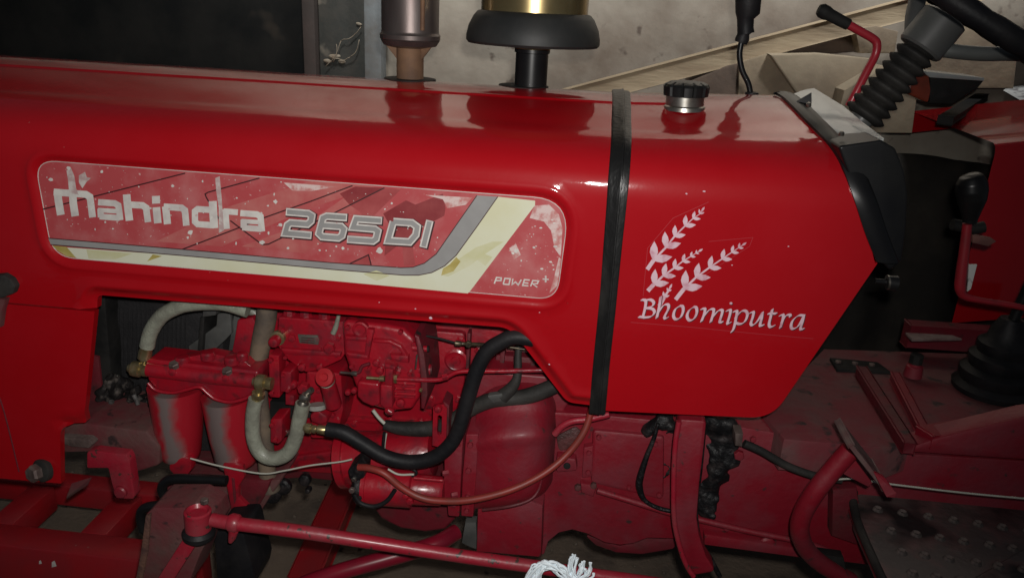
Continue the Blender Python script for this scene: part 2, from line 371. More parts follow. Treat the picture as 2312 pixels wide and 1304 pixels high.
# broken slabs and blocks heaped on the ledge, seen between the lever and the steering column
brownstone = mat('brown_broken_stone', (.15, .105, .075), (.10, .07, .052), .9, 8, bump=.6, bscale=40)
paleslab = mat('pale_tan_slab', (.34, .275, .19), (.25, .195, .135), .88, 5, bump=.5, bscale=30)
for out_, Ya, Yb, m_, lab in (
        ([(1520, 262), (1560, 182), (1640, 150), (1668, 142), (1664, 250)], 1.20, 1.33, brownstone, 'dark brown wedge shaped stone under the timber left of the black lever'),
        ([(1668, 142), (1733, 123), (1820, 178), (1818, 258), (1664, 252)], 1.19, 1.32, stone, 'tan split stone directly behind the black upright lever'),
        ([(1758, 117), (1850, 92), (1938, 66), (1934, 118), (1850, 124)], 1.25, 1.34, brownstone, 'dark triangular stone wedged under the timber beside the red lever'),
        ([(1736, 124), (1850, 121), (1975, 133), (1992, 172), (1960, 250), (1826, 250)], 1.16, 1.24, paleslab, 'pale flat slab lying below the red throttle lever'),
        ([(1932, 66), (1978, 56), (2030, 72), (2020, 120), (1938, 120)], 1.20, 1.31, stone, 'small reddish tan block at the end of the red lever handle'),
        ([(1880, 300), (1905, 205), (2000, 150), (2080, 165), (2060, 300)], 1.08, 1.20, paleslab, 'pale slab standing behind the ribbed bellows'),
        ([(2084, 66), (2160, 46), (2245, 84), (2300, 126), (2290, 200), (2090, 200)], 1.22, 1.34, stone, 'large tan block seen under the steering wheel rim')):
    tag(prism('broken_stone', out_, Ya, Yb, m_, None, .006, wob=.004), lab, 'stone', 'broken stones heaped on the ledge')
# dark tarpaulin put in to keep the murky space behind the dashboard dark
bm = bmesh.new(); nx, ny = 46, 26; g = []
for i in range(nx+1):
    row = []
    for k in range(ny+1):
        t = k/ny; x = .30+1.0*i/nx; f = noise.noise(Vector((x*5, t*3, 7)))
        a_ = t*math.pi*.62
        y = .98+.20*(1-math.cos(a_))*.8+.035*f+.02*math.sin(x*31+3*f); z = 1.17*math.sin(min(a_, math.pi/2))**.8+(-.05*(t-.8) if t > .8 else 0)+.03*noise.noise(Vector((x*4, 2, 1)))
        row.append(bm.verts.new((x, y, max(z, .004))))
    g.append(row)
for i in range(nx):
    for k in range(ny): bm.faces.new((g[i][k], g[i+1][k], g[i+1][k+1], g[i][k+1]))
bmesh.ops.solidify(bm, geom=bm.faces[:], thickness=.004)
tag(frombm('stand_in_sheet', bm, mat('dark_stand_in_cloth', (.03, .027, .023), (.065, .055, .044), .85, 6, .45, .7, bump=.4), None, 60), 'added dark tarpaulin draped over a heap behind the dashboard', 'stand_in_sheet')

# ---------------------------------------------------------------- THE TRACTOR
TR = thing('tractor', 'glossy red farm tractor seen from its left side with engine bay open', 'tractor', (0, .27, 0))

# ---- sheet metal: cross-section of bonnet and tank cover, unrolled: s=0 at z=1.25 on the near side
prof_raw = [(0, 1.25), (.0008, 1.268), (.0035, 1.283), (.009, 1.2975), (.0195, 1.3125), (.037, 1.326), (.060, 1.3365), (.082, 1.3435), (.1, 1.3478), (.13, 1.3565), (.165, 1.3655), (.2, 1.3735), (.235, 1.380), (.27, 1.3825)]
near = smoothpath([Vector((a, b, 0)) for a, b in prof_raw], 8)
near = [(p.x, p.y) for p in near]; full = near+[(.54-a, b) for a, b in near[::-1][1:]]
full = np.array(full); ds = np.r_[0, np.cumsum(np.hypot(*np.diff(full, axis=0).T))]; STOT = ds[-1]
tg = np.gradient(full, ds, axis=0); tg /= np.linalg.norm(tg, axis=1)[:, None]
def PR(s, x=0, dz=0.0):
    if s <= 0: return 0.0, 1.25+s, -1.0, 0.0
    if s >= STOT: return .54, 1.25-(s-STOT), 1.0, 0.0
    y = np.interp(s, ds, full[:, 0]); z = np.interp(s, ds, full[:, 1]); ty = np.interp(s, ds, tg[:, 0]); tz = np.interp(s, ds, tg[:, 1])
    return y, z+dz*min(1, max(0, (z-1.28)/.09)), -tz, ty
def s_of_y(y): return float(np.interp(y, full[:, 0][:len(near)], ds[:len(near)]))
def seg_dist(p, a, b):
    ab = b-a; t = np.clip(((p-a)@ab)/(ab@ab), 0, 1); return np.hypot(*(p-(a+t[:, None]*ab)).T)
def poly_dist(pts, poly, closed=True):
    d = np.full(len(pts), 9.); n = len(poly)
    for i in range(n if closed else n-1): d = np.minimum(d, seg_dist(pts, np.array(poly[i]), np.array(poly[(i+1) % n])))
    return d
def inside(pts, poly):
    x, y = pts.T; c = np.zeros(len(pts), bool); n = len(poly)
    for i in range(n):
        x1, y1 = poly[i]; x2, y2 = poly[(i+1) % n]
        m = ((y1 > y) != (y2 > y)); 
        with np.errstate(divide='ignore', invalid='ignore'): xi = (x2-x1)*(y-y1)/(y2-y1)+x1
        c ^= m & (x < xi)
    return c
def smst(a, b, x): t = np.clip((x-a)/(b-a), 0, 1); return t*t*(3-2*t)
def resample(poly, step, closed=True):
    out = []; n = len(poly)
    for i in range(n if closed else n-1):
        a = np.array(poly[i], float); b = np.array(poly[(i+1) % n], float); L = np.hypot(*(b-a)); k = max(1, int(L/step))
        for j in range(k): out.append(tuple(a+(b-a)*j/k))
    if not closed: out.append(tuple(poly[-1]))
    return out
def sheet(name, outline, mtl, disp, parent, rings=(), srows=(), dzf=lambda x: 0., step=.0105, flange=None):
    """thin pressed sheet: outline in (x, s); disp(pts)->(inward offset array)"""
    ol = resample(outline, .012)
    olp = np.array(ol); x0, s0 = olp.min(0); x1, s1 = olp.max(0)
    gx = np.arange(x0+step/2, x1, step); gs = np.concatenate([np.arange(s0+step/2, 0, step), np.arange(.003, .16, .0055), np.arange(.165, s1, .012)])
    pts = np.array([(a+(.3*step if j % 2 else 0), b) for j, b in enumerate(gs) for a in gx])
    rp = []
    for poly, closed, ds_ in rings:
        rpoly = resample(poly, .007, closed); q = np.array(rpoly); n = len(q)
        t = np.roll(q, -1, 0)-np.roll(q, 1, 0)
        if not closed: t[0] = q[1]-q[0]; t[-1] = q[-1]-q[-2]
        t /= np.linalg.norm(t, axis=1)[:, None]+1e-12; nn = np.c_[-t[:, 1], t[:, 0]]
        for d in ds_:
            for sg in (1, -1):
                c = q+nn*d*sg; rp.append(c[poly_dist(c, rpoly, closed) >= abs(d)*.96])
        pts = pts[poly_dist(pts, rpoly, closed) > max(ds_)+step*.45]
    for s in srows: 
        pts = pts[abs(pts[:, 1]-s) > .0035]; rp.append(np.array([(a, s) for a in gx]))
    if rp: pts = np.concatenate([pts]+rp)
    pts = pts[inside(pts, ol) & (poly_dist(pts, ol) > .0025)]
    # thin out points that nearly coincide
    key = {}
    for p in pts: key.setdefault((round(p[0]/.0022), round(p[1]/.0022)), p)
    pts = np.array(list(key.values())); n = len(ol)
    vs = [Vector(p) for p in ol]+[Vector(p) for p in pts]
    r = geometry.delaunay_2d_cdt(vs, [(i, (i+1) % n) for i in range(n)], [], 1, 1e-6)
    V2 = np.array([tuple(v) for v in r[0]]); F = [tuple(f) for f in r[2]]
    dd = disp(V2); V3 = []
    for (x, s), d in zip(V2, dd):
        y, z, ny, nz = PR(s, x, dzf(x)); V3.append((x, y-ny*d, z-nz*d))
    nv = len(V3)
    # thickness: fold the outer edge inward
    cnt = {}
    for f in F:
        for i in range(3): e = tuple(sorted((f[i], f[(i+1) % 3]))); cnt[e] = cnt.get(e, 0)+1
    bd = [e for e, c in cnt.items() if c == 1]; mp = {}
    for e in bd:
        for v in e:
            if v not in mp:
                x, s = V2[v]; y, z, ny, nz = PR(s, x, dzf(x)); q = V3[v]; t = .012
                a = len(V3); V3.append((q[0], q[1], q[2])); V3.append((q[0], q[1]-ny*t, q[2]-nz*t)); mp[v] = a
    for a, b in bd: F.append((mp[a], mp[b], mp[b]+1, mp[a]+1))
    me = bpy.data.meshes.new(name); me.from_pydata(V3, [], F); me.update()
    bm = bmesh.new(); bm.from_mesh(me); bmesh.ops.recalc_face_normals(bm, faces=bm.faces); bm.to_mesh(me); bm.free()
    me.update()
    if sum(p.normal.y*p.area for p in me.polygons if p.center.y < .02) > 0: me.flip_normals()
    return link(name, me, mtl, parent, 60)
def XS(px, py, Y=0.0):
    p = P(px, py, Y); return (p.x, p.z-1.25)
XST = .046
# decal recess outline and engine opening, as plane polygons
dec_px = fillet([(78, 361), (1287, 451), (1257, 676), (119, 579)], [38, 78, 46, 66], 8)
dec = [XS(*p) for p in dec_px]
open_px = fillet([(1345, 922), (1280, 914), (1150, 745), (213, 670), (187, 960), (134, 962), (136, 1092)], [0, 40, 60, 12, 6, 28, 0], 7)
opn = [XS(*p) for p in open_px]
seam = XS(100, 690)[1]
i0 = next(i for i, p in enumerate(opn) if p[1] > -.3 and p[0] < -.7 and p[1] < seam) if False else None
def clip_open():
    a = [];  b = []
    for p in opn:
        (a if p[1] >= seam or p[0] > -.5 else b).append(p)
    return a, b
opA, opB = clip_open()
xe = XS(210, 690)[0]
XF = -1.22
STOP = STOT+.22
hood_ol = [(XST, STOP), (XF, STOP), (XF, seam)]+[(xe, seam)]+opA[::-1]+[(XST, opA[0][1])]
sr = s_of_y(.2)
def wav(p): return np.array([(.0009*noise.noise(Vector((x*3, s*5, 1)))+.00025*noise.noise(Vector((x*14, s*14, 2))))*(.3+.7*min(1, max(0, s/.06))) for x, s in p])
def hood_disp(p):
    d = poly_dist(p, dec); ins = inside(p, dec); d = np.where(ins, -d, d)
    side = 1-smst(.0, .05, p[:, 1])
    o = .0052*(1-smst(.001, .009, d))-.0024*np.exp(-((d-.0155)/.0045)**2)
    od = poly_dist(p, opn, False)
    o2 = .010*(1-smst(.004, .0185, od))-.0021*np.exp(-((od-.021)/.004)**2)
    r = -.0026*np.exp(-((p[:, 1]-sr)/.0032)**2)
    bul = -.004*np.sin(np.clip((p[:, 1]+.33)/.33, 0, 1)*math.pi)*0
    return (o+o2)*side+r+wav(p)+bul
hood = sheet('bonnet', hood_ol, paint, hood_disp, TR, rings=[(dec, True, (0, .003, .006, .009, .012, .0155, .019, .023)), (opA, False, (.004, .008, .012, .0155, .0185, .021, .0245))], srows=[sr+k for k in (-.007, -.004, -.002, 0, .002, .004, .007)])
# lower side panel in front of the engine opening
zb = XS(60, 1092)[1]
side_ol = [(XF, seam-.0035), (xe, seam-.0035)]+[p for p in opB if p[1] < seam-.004]+[(XF, zb)]
def side_disp(p):
    od = poly_dist(p, opB+[], False)
    return .008*(1-smst(.004, .0185, od))*(p[:, 1] > -.46)-.0021*np.exp(-((od-.021)/.004)**2)*(p[:, 1] > -.46)+wav(p)+.002
side = sheet('side_panel', side_ol, paint, side_disp, TR)
# rear sheet: cover of the fuel tank
zr = P(1790, 213, .29).z-1.3825
def dz_t(x): return max(0., (x-XST)/(.33-XST))*zr
def on_cover(px_, py_):
    """where a line of sight meets the tank cover: (x, s)"""
    p = P(px_, py_, 0.)
    if p.z <= 1.25: return (p.x, p.z-1.25)
    best = None
    for i in range(1, 560):
        y = i*.0005; p = P(px_, py_, y); y_, z, ny, nz = PR(s_of_y(y), p.x, dz_t(p.x))
        if p.z <= z: return (p.x, s_of_y(y))
        if best is None or p.z-z < best[0]: best = (p.z-z, (p.x, s_of_y(y)))
    return best[1]
rear_px = [(1755, 209), (1775, 226), (1796, 247), (1822, 274), (1846, 298), (1870, 322), (1884, 340), (1898, 362), (1908, 385), (1932, 450), (1958, 525), (1984, 590)]
rb = [on_cover(*q) for q in rear_px]
tank_low = fillet([XS(1984, 590), XS(1742, 944), XS(1375, 927)], [.0015, .055, 0], 8)
tank_ol = [(XST, STOP), (XST, tank_low[-1][1])]+tank_low[::-1]+rb[::-1][1:]+[(rb[0][0], STOT/2+(STOT/2-rb[0][1])), (rb[5][0], STOT-rb[5][1]), (rb[-1][0]-.02, STOT+.05), (rb[-1][0]-.06, STOP)]
def tank_disp(p):
    r = -.0026*np.exp(-((p[:, 1]-sr)/.0032)**2)*(1-smst(.11, .16, p[:, 0])); return r+wav(p)*.8
tank = sheet('tank_cover', tank_ol, paint, tank_disp, TR, srows=[sr+k for k in (-.007, -.004, -.002, 0, .002, .004, .007)], dzf=dz_t)

# ---- black rubber strip over the joint
def strip_path(x, sA, sB, lift, dzf=lambda x: 0.):
    out = []; s = sA
    while s <= sB+1e-6:
        y, z, ny, nz = PR(s, x, dzf(x)); out.append((Vector((x, y, z)), Vector((0, ny, nz)))); s += .012 if s < 0 or s > .16 else .006
    return out
cs = [(-.0155, -.001), (-.0150, .0032), (-.0125, .0046), (.0010, .0054), (.0025, .0066), (.0042, .0066), (.0052, .0036), (.0125, .0034), (.0148, .0026), (.0155, -.001)]
pp = strip_path(XST, XS(1345, 926)[1]-.004, STOT+.2, 0)
vs = []; fs = []; n = len(cs)
for i, (p, nn) in enumerate(pp):
    sc = .86 if i < 18 else .86+.14*min(1, (i-18)/15)
    for a, h in cs: vs.append(p+Vector((a*sc+.0012*noise.noise(p*9), 0, 0))+nn*(h+.0005*noise.noise(p*30)))
for i in range(len(pp)-1):
    for k in range(n-1): fs.append((i*n+k, i*n+k+1, (i+1)*n+k+1, (i+1)*n+k))
fs += [tuple(range(n)), tuple(range((len(pp)-1)*n, len(pp)*n))[::-1]]
fromdata('rubber_strip', vs, fs, mat('strip_rubber', (.009, .0088, .0088), (.028, .026, .024), .36, 22, .5, .78, bump=.3, bscale=120, stretch=(1, 1, .35)), TR, 40)
# black edging along the slanted rear edge of the tank cover
ed = []
for x, s_ in [(rb[0][0]-.004, min(rb[0][1]+.03, STOT/2))]+rb:
    y, z, ny, nz = PR(s_, x, dz_t(x)); ed.append((Vector((x, y, z)), Vector((0, ny, nz))))
pc = smoothpath([e[0] for e in ed], 6); nc = smoothpath([e[1] for e in ed], 6)
pf = [Vector((p.x, .54-p.y, p.z)) for p in pc[::-1]]; nf = [Vector((0, -n_.y, n_.z)) for n_ in nc[::-1]]
vs = []; fs = []; prof_e = [(-.004, .0), (-.004, .0042), (.003, .0062), (.012, .0068), (.021, .0055), (.027, .002), (.030, -.004), (.030, -.014)]; n = len(prof_e)
for p, nn in zip(pc, nc):
    for a, h in prof_e: vs.append(p+Vector((a, 0, 0))+nn.normalized()*h)
for i in range(len(pc)-1):
    for k in range(n-1): fs.append((i*n+k, i*n+k+1, (i+1)*n+k+1, (i+1)*n+k))
fromdata('edge_trim', vs, fs, plastic, TR, 40)

# ---- dashboard behind the tank cover
DX = Vector((.02, 0, 0))
# near cheek, black plastic
dash = prism('dashboard', [(1892, 330), (1990, 316), (2022, 335), (2042, 385), (2050, 440), (2046, 520), (2036, 590), (2010, 612), (1988, 588), (1962, 522), (1936, 450), (1912, 385)], .014, .50, plastic, TR, bev=.016, rad=10, seg=4)
A = [ed[1][0], ed[3][0], ed[5][0], ed[7][0]]
B = [P(1838, 199, .31), P(1905, 240, .22), P(1948, 276, .13), P(1996, 312, .05)]
A = [p+Vector((.014, 0, -.003)) for p in A]; B = [p+Vector((0, 0, .0)) for p in B]
vs = []; m_ = 4
for a, b in zip(A, B):
    for k in range(m_+1): vs.append(a.lerp(b, k/m_)+Vector((0, 0, .003*math.sin(math.pi*k/m_))))
fs = [(i*(m_+1)+k, i*(m_+1)+k+1, (i+1)*(m_+1)+k+1, (i+1)*(m_+1)+k) for i in range(3) for k in range(m_)]
nb = len(vs); vs += [v+Vector((0, .003, -.02)) for v in vs]; 
fs += [tuple(nb+q for q in f[::-1]) for f in fs]
for k in range(m_): fs.append((k, nb+k, nb+k+1, k+1)); j = 3*(m_+1)+k; fs.append((j+1, nb+j+1, nb+j, j))
for i in range(3): j = i*(m_+1); fs.append((j+m_+1, nb+j+m_+1, nb+j, j)); j += m_; fs.append((j, nb+j, nb+j+m_+1, j+m_+1))
fromdata('dashboard_shelf', vs, fs, shelfmetal, dash, 40)
for px_, py_ in ((1826, 237), (1900, 302)):
    p = P(px_, py_, .13 if py_ < 280 else .05); lathe('screw', p+Vector((0, 0, -.002)), (-.1, -.25, 1), [(0, .004), (.004, .004), (.006, .002)], steel, dash, 10)
# bracket tab seen on the shelf
p = P(1812, 226, .2); fromdata('latch_tab', [p+Vector(v) for v in ((-.01, 0, -.004), (.014, -.004, -.004), (.012, 0, .012), (-.01, .004, -.004), (.014, .0, -.004), (.012, .004, .012))], [(0, 1, 2), (5, 4, 3), (0, 3, 4, 1), (1, 4, 5, 2), (2, 5, 3, 0)], rubber, dash, 0)

# ---------------------------------------------------------------- the side decal
def flat(name, polys, Y, mtl, parent, px=True):
    vs = []; fs = []
    for pi_, po in enumerate(polys):
        ys = Y-(pi_ % 16)*1.5e-5        # overlapping pen strokes never share a plane
        pts = [P(q[0], q[1], ys) for q in po] if px else [Vector((q[0], ys, q[1])) for q in po]
        tri = geometry.tessellate_polygon([[Vector((p.x, p.z, 0)) for p in pts]])
        b = len(vs); vs += pts
        for t in tri:
            a_, b_, c_ = [pts[i] for i in t]
            nrm = (b_-a_).cross(c_-a_)
            fs.append(tuple(b+i for i in (t if nrm.y < 0 else t[::-1])))
    return fromdata(name, vs, fs, mtl, parent, 0)
def stroke(path, wd, closed=False):
    """polygons (quads with mitred joints) for a 2D pen path"""
    pts = [Vector(p) for p in path]; n = len(pts); L = []; Rr = []
    for i in range(n):
        if closed: a, b = pts[i-1], pts[(i+1) % n]
        else: a, b = pts[max(0, i-1)], pts[min(n-1, i+1)]
        d1 = (pts[i]-a).normalized() if (pts[i]-a).length > 1e-6 else None
        d2 = (b-pts[i]).normalized() if (b-pts[i]).length > 1e-6 else None
        if d1 is None: d1 = d2
        if d2 is None: d2 = d1
        n1 = Vector((-d1.y, d1.x)); n2 = Vector((-d2.y, d2.x)); nm = (n1+n2)
        nm = nm.normalized() if nm.length > 1e-6 else n1
        k = min(1/max(nm.dot(n1), .35), 1.9)
        L.append(pts[i]+nm*wd/2*k); Rr.append(pts[i]-nm*wd/2*k)
    out = []
    for i in range(n if closed else n-1):
        j = (i+1) % n; out.append([L[i], L[j], Rr[j], Rr[i]])
    return out
def flats(name, polys, Y, mtl, parent):
    for i, po in enumerate(polys): flat(name, [po], Y-i*2e-5, mtl, parent)
YD = .0044
decal = flat('side_decal', [dec_px], YD, decalred, hood)
ed3 = [P(p[0], p[1], YD-.0004) for p in dec_px]; 
bm = bmesh.new(); add_tube(bm, ed3+[ed3[0]], .0006, 6, False); frombm('decal_rim', bm, whiteprint, hood, 50)
Y1, Y2, Y3, Y4, Y5 = YD-.0005, YD-.0009, YD-.0013, YD-.0017, YD-.0021
# artwork in the red field
flats('light_stripe', [[(352, 545), (520, 465), (706, 408), (852, 420), (700, 470), (500, 556)], [(545, 556), (700, 500), (800, 430), (905, 426), (800, 500), (690, 572)]], Y1, lightstripe, hood)
flats('dark_shape', [[(865, 482), (917, 452), (938, 462), (1000, 437), (1006, 470), (1003, 487), (950, 515), (868, 577), (870, 549), (893, 510), (878, 505)], [(767, 437), (802, 421), (864, 424), (790, 463)]], Y2, maroonprint, hood)
flats('dark_shape', [[(790, 463), (864, 424), (905, 428), (830, 500), (812, 478)], [(905, 515), (925, 510), (938, 598), (912, 600)], [(786, 594), (830, 575), (838, 598)]], Y1-.0002, maroonprint2, hood)
lines = [[(90, 474), (210, 444), (418, 391)], [(505, 512), (466, 446), (463, 438), (470, 434), (586, 402)], [(411, 563), (537, 515), (600, 490), (700, 455), (796, 419)], [(520, 498), (592, 552), (606, 551), (650, 530), (756, 480), (868, 424)], [(790, 595), (832, 575), (838, 598)]]
flat('thin_line', sum([stroke(l, 3) for l in lines], []), Y2-.0002, darkprint, hood)
band_t = [(103, 537), (415, 563), (750, 593), (905, 604), (932, 603), (958, 594), (985, 573), (1030, 508), (1077, 441)]
band_b = [(114, 552), (415, 577), (750, 608), (912, 621), (945, 621), (975, 615), (1004, 600), (1030, 576), (1075, 514), (1124, 444)]
flat('grey_band', [band_t+band_b[::-1]], Y3, greyprint, hood)
crm = [(118, 556)]+band_b[1:]+[(1208, 453), (1208, 463), (1062, 656), (1056, 662), (700, 629), (400, 602), (180, 584), (150, 577), (131, 566)]
flat('cream_band', [crm], Y2-.0003, creamprint, hood)
flats('ochre_patch', [[(118, 554), (150, 557), (172, 582), (150, 578), (132, 567)], [(332, 590), (345, 574), (366, 578)], [(1000, 606), (1016, 596), (1030, 580), (1040, 590), (1024, 612), (996, 622)]], Y3, ochreprint, hood)
flats('soft_patch', [[(1066, 578), (1082, 568), (1112, 580), (1096, 600)], [(1030, 588), (1075, 558), (1112, 545), (1138, 545), (1100, 570), (1060, 600), (1012, 624), (1000, 622)], [(820, 618), (850, 610), (880, 622), (850, 634)], [(195, 563), (300, 572), (260, 585), (200, 584)]], Y3, mat('pale_olive_print', (.50, .49, .28), (.56, .55, .38), .45, 20), hood)
flat('edge_line', sum([stroke(band_t, 2), stroke(band_b, 2)], []), Y4, darkprint, hood)
# white wear of the print, as it shows on the sticker
wr = random.Random(11)
def blob(cx, cy, r, k=9, e=1.):
    return [(cx+r*e*math.cos(2*math.pi*i/k)*(.6+.6*wr.random()), cy+r*math.sin(2*math.pi*i/k)*(.6+.6*wr.random())) for i in range(k)]
streaks = [[(150, 385), (160, 378), (168, 398), (172, 425), (178, 440), (156, 436), (154, 410)], [(178, 396), (192, 388), (196, 400), (206, 402), (196, 410), (186, 425), (178, 412)],
       [(486, 402), (496, 398), (499, 430), (503, 480), (506, 520), (494, 526), (494, 470), (488, 430)]]
flats('wear_streak', streaks, Y5-.0003, mat('thin_white_wear', (.42, .30, .29), (.55, .50, .47), .5, 70, .45, .6), hood)
scr = []
while len(scr) < 150:
    x = wr.uniform(85, 1000); y = 363+(x-80)*.075+wr.uniform(4, 200)
    q = [(x, y)]
    if not inside(np.array(q), dec_px)[0] or y > 537+(x-103)*.083-8: continue
    if x > 990 and y > 540: continue
    scr.append(blob(x, y, min(wr.expovariate(1/1.0)+.5, 4.5), 7, wr.uniform(.35, 1.3)))
for x, y, r in ((430, 525, 6), (592, 547, 6), (857, 565, 8), (622, 455, 5), (340, 470, 3), (155, 380, 5), (230, 388, 4), (775, 560, 4), (1165, 566, 6), (722, 565, 3), (590, 482, 3)):
    scr.append(blob(x, y, r, 9))
for _ in range(60):
    x = wr.uniform(1090, 1255); y = wr.uniform(480, 612)
    if y > 660-(x-1060)*1.33+20: scr.append(blob(x, y, min(wr.expovariate(1/.9)+.6, 3.2), 7, wr.uniform(.8, 2)))
tag(flat('wear_chip', scr, Y5-.0003, whiteprint, hood), kind='stuff')
flats('wear_patch', [[(1206, 464), (1240, 462), (1262, 484), (1270, 515), (1266, 580), (1252, 560), (1244, 520), (1228, 500), (1196, 492)], [(1150, 560), (1165, 550), (1176, 575), (1160, 586)], [(960, 440), (1066, 446), (1052, 462), (1010, 470), (1000, 450)], [(640, 412), (760, 421), (700, 432), (660, 430)], [(1262, 580), (1267, 585), (1258, 645), (1240, 662), (1250, 630)]], Y2, wearpatch, hood)
# word on the sticker
Z4 = lambda l: [(x/2.89, 400+y/2.89) for x, y in l]
word = [([(350, 97), (560, 112), (586, 128), (590, 150), (604, 262)], 40), ([(374, 90), (381, 150), (397, 246)], 45), ([(474, 100), (478, 170), (491, 254)], 44),
        ([(640, 163), (748, 170), (772, 184), (778, 220), (785, 280)], 36), ([(640, 214), (764, 222)], 26), ([(655, 205), (658, 262)], 36), ([(650, 256), (780, 266)], 34),
        ([(826, 112), (832, 180), (845, 283)], 44), ([(832, 178), (930, 184), (954, 200), (958, 235), (966, 293)], 38),
        ([(1017, 122), (1019, 172)], 46), ([(1020, 196), (1024, 240), (1030, 300)], 44),
        ([(1080, 190), (1086, 240), (1093, 306)], 42), ([(1068, 192), (1185, 200), (1206, 216), (1210, 250), (1216, 316)], 38),
        ([(1388, 156), (1392, 240), (1398, 332)], 46), ([(1392, 214), (1290, 208), (1272, 222), (1272, 290), (1290, 306), (1396, 314)], 36),
        ([(1466, 210), (1468, 270), (1474, 338)], 46), ([(1458, 222), (1552, 229)], 34),
        ([(1568, 234), (1676, 242), (1700, 256), (1704, 300), (1710, 354)], 36), ([(1575, 286), (1700, 294)], 26), ([(1590, 276), (1590, 330)], 36), ([(1580, 328), (1706, 338)], 34)]
flat('wordmark', sum([stroke(Z4(l), w_*1.13/2.89) for l, w_ in word], []), Y5, whiteprint, hood)
num = [[(648, 478), (696, 482), (704, 487), (702, 499), (694, 506), (656, 503), (649, 508), (644, 526), (701, 531)],
       [(781, 491), (738, 488), (729, 492), (720, 527), (727, 534), (764, 537), (772, 532), (776, 517), (770, 511), (724, 508)],
       [(860, 498), (804, 494), (797, 513), (846, 517), (853, 522), (849, 539), (842, 544), (786, 540)],
       [(888, 500), (930, 503), (942, 512), (939, 530), (925, 546), (876, 543), (888, 500)],
       [(970, 500), (956, 556)]]
def ext(l, e):
    a = Vector(l[0]); b = Vector(l[1]); c = Vector(l[-1]); d = Vector(l[-2])
    if (a-c).length < 1: return l
    return [a+(a-b).normalized()*e]+list(l[1:-1])+[c+(c-d).normalized()*e]
flat('model_number', sum([stroke([(p[0]+1.5, p[1]+1.5) for p in ext(l, 4)], 21) for l in num], []), Y4, darkprint, hood)
flat('model_number', sum([stroke(ext(l, 2.5), 17) for l in num], []), Y4-.0004, whiteprint, hood)
flat('model_number', sum([stroke(l, 10.5) for l in num], []), Y4-.0008, greyprint, hood)
pw = [[(1116, 640), (1121, 626), (1132, 627), (1131, 633), (1119, 633)], [(1136, 641), (1140, 628), (1152, 629), (1149, 642), (1136, 641)], [(1158, 629), (1156, 642), (1164, 636), (1170, 643), (1177, 631)], [(1196, 632), (1184, 631), (1180, 644), (1193, 645)], [(1183, 638), (1193, 639)], [(1198, 646), (1203, 633), (1216, 634), (1213, 640), (1202, 640), (1213, 648)]]
flat('power_lettering', sum([stroke(l, 3) for l in pw], [])+[[(1230, 622), (1234, 622), (1234, 637), (1230, 637)], [(1225, 628), (1239, 629), (1239, 632), (1225, 631)]], Y4, whiteprint, hood)

# ---------------------------------------------------------------- wheat ears and lettering on the tank cover
YT = -.0011
def leaf(b, ang, L, wd):
    d = Vector((math.cos(ang), math.sin(ang))); n = Vector((-d.y, d.x)); out = []
    for t, w_ in ((0, .12), (.2, .62), (.42, 1), (.65, .85), (.85, .4), (1, 0)): out.append(b+d*L*t+n*wd*w_/2)
    for t, w_ in ((.85, .4), (.65, .85), (.42, 1), (.2, .62), (0, .12)): out.append(b+d*L*t-n*wd*w_/2)
    return out
ZW = lambda x, y: Vector((1400+x/3.835, 440+y/3.835))
def ear(nodes, tip, sizes, foot):
    polys = []; allp = [ZW(*foot)]+[ZW(*n_) for n_ in nodes]+[ZW(*tip)]
    for i, nd in enumerate(nodes):
        b = ZW(*nd); d = allp[i+2]-allp[i+1] if i+2 < len(allp) else allp[i+1]-allp[i]
        a = math.atan2(d.y, d.x); L = sizes[i]/3.835
        polys.append(leaf(b, a-.72, L, L*.43)); polys.append(leaf(b, a+.62, L, L*.42))
    b = ZW(*tip); d = allp[-1]-allp[-2]; polys.append(leaf(b-d.normalized()*5, math.atan2(d.y, d.x), 13, 5))
    n = len(allp)
    for i in range(n-1):
        polys += stroke([allp[i], allp[i+1]], max(1.5, (9 if i == 0 else 5.5-i*.8)))
    return polys
w1 = ear([(290, 565), (395, 455), (470, 360), (560, 270), (630, 205), (690, 165)], (715, 128), [165, 138, 100, 98, 68, 44], (235, 645))
w2 = ear([(290, 775), (372, 700), (465, 635), (540, 575), (610, 532), (655, 505)], (692, 482), [135, 112, 86, 70, 46, 32], (240, 830))
w3 = ear([(555, 810), (655, 715), (770, 630), (880, 555), (965, 497), (1025, 458)], (1070, 428), [160, 130, 108, 92, 66, 46], (480, 905))
w4 = ear([(380, 885), (415, 835)], (436, 795), [52, 36], (340, 960))
for wv in (w1, w2, w3, w4): flat('wheat_ear', wv, YT, pinkprint, tank)
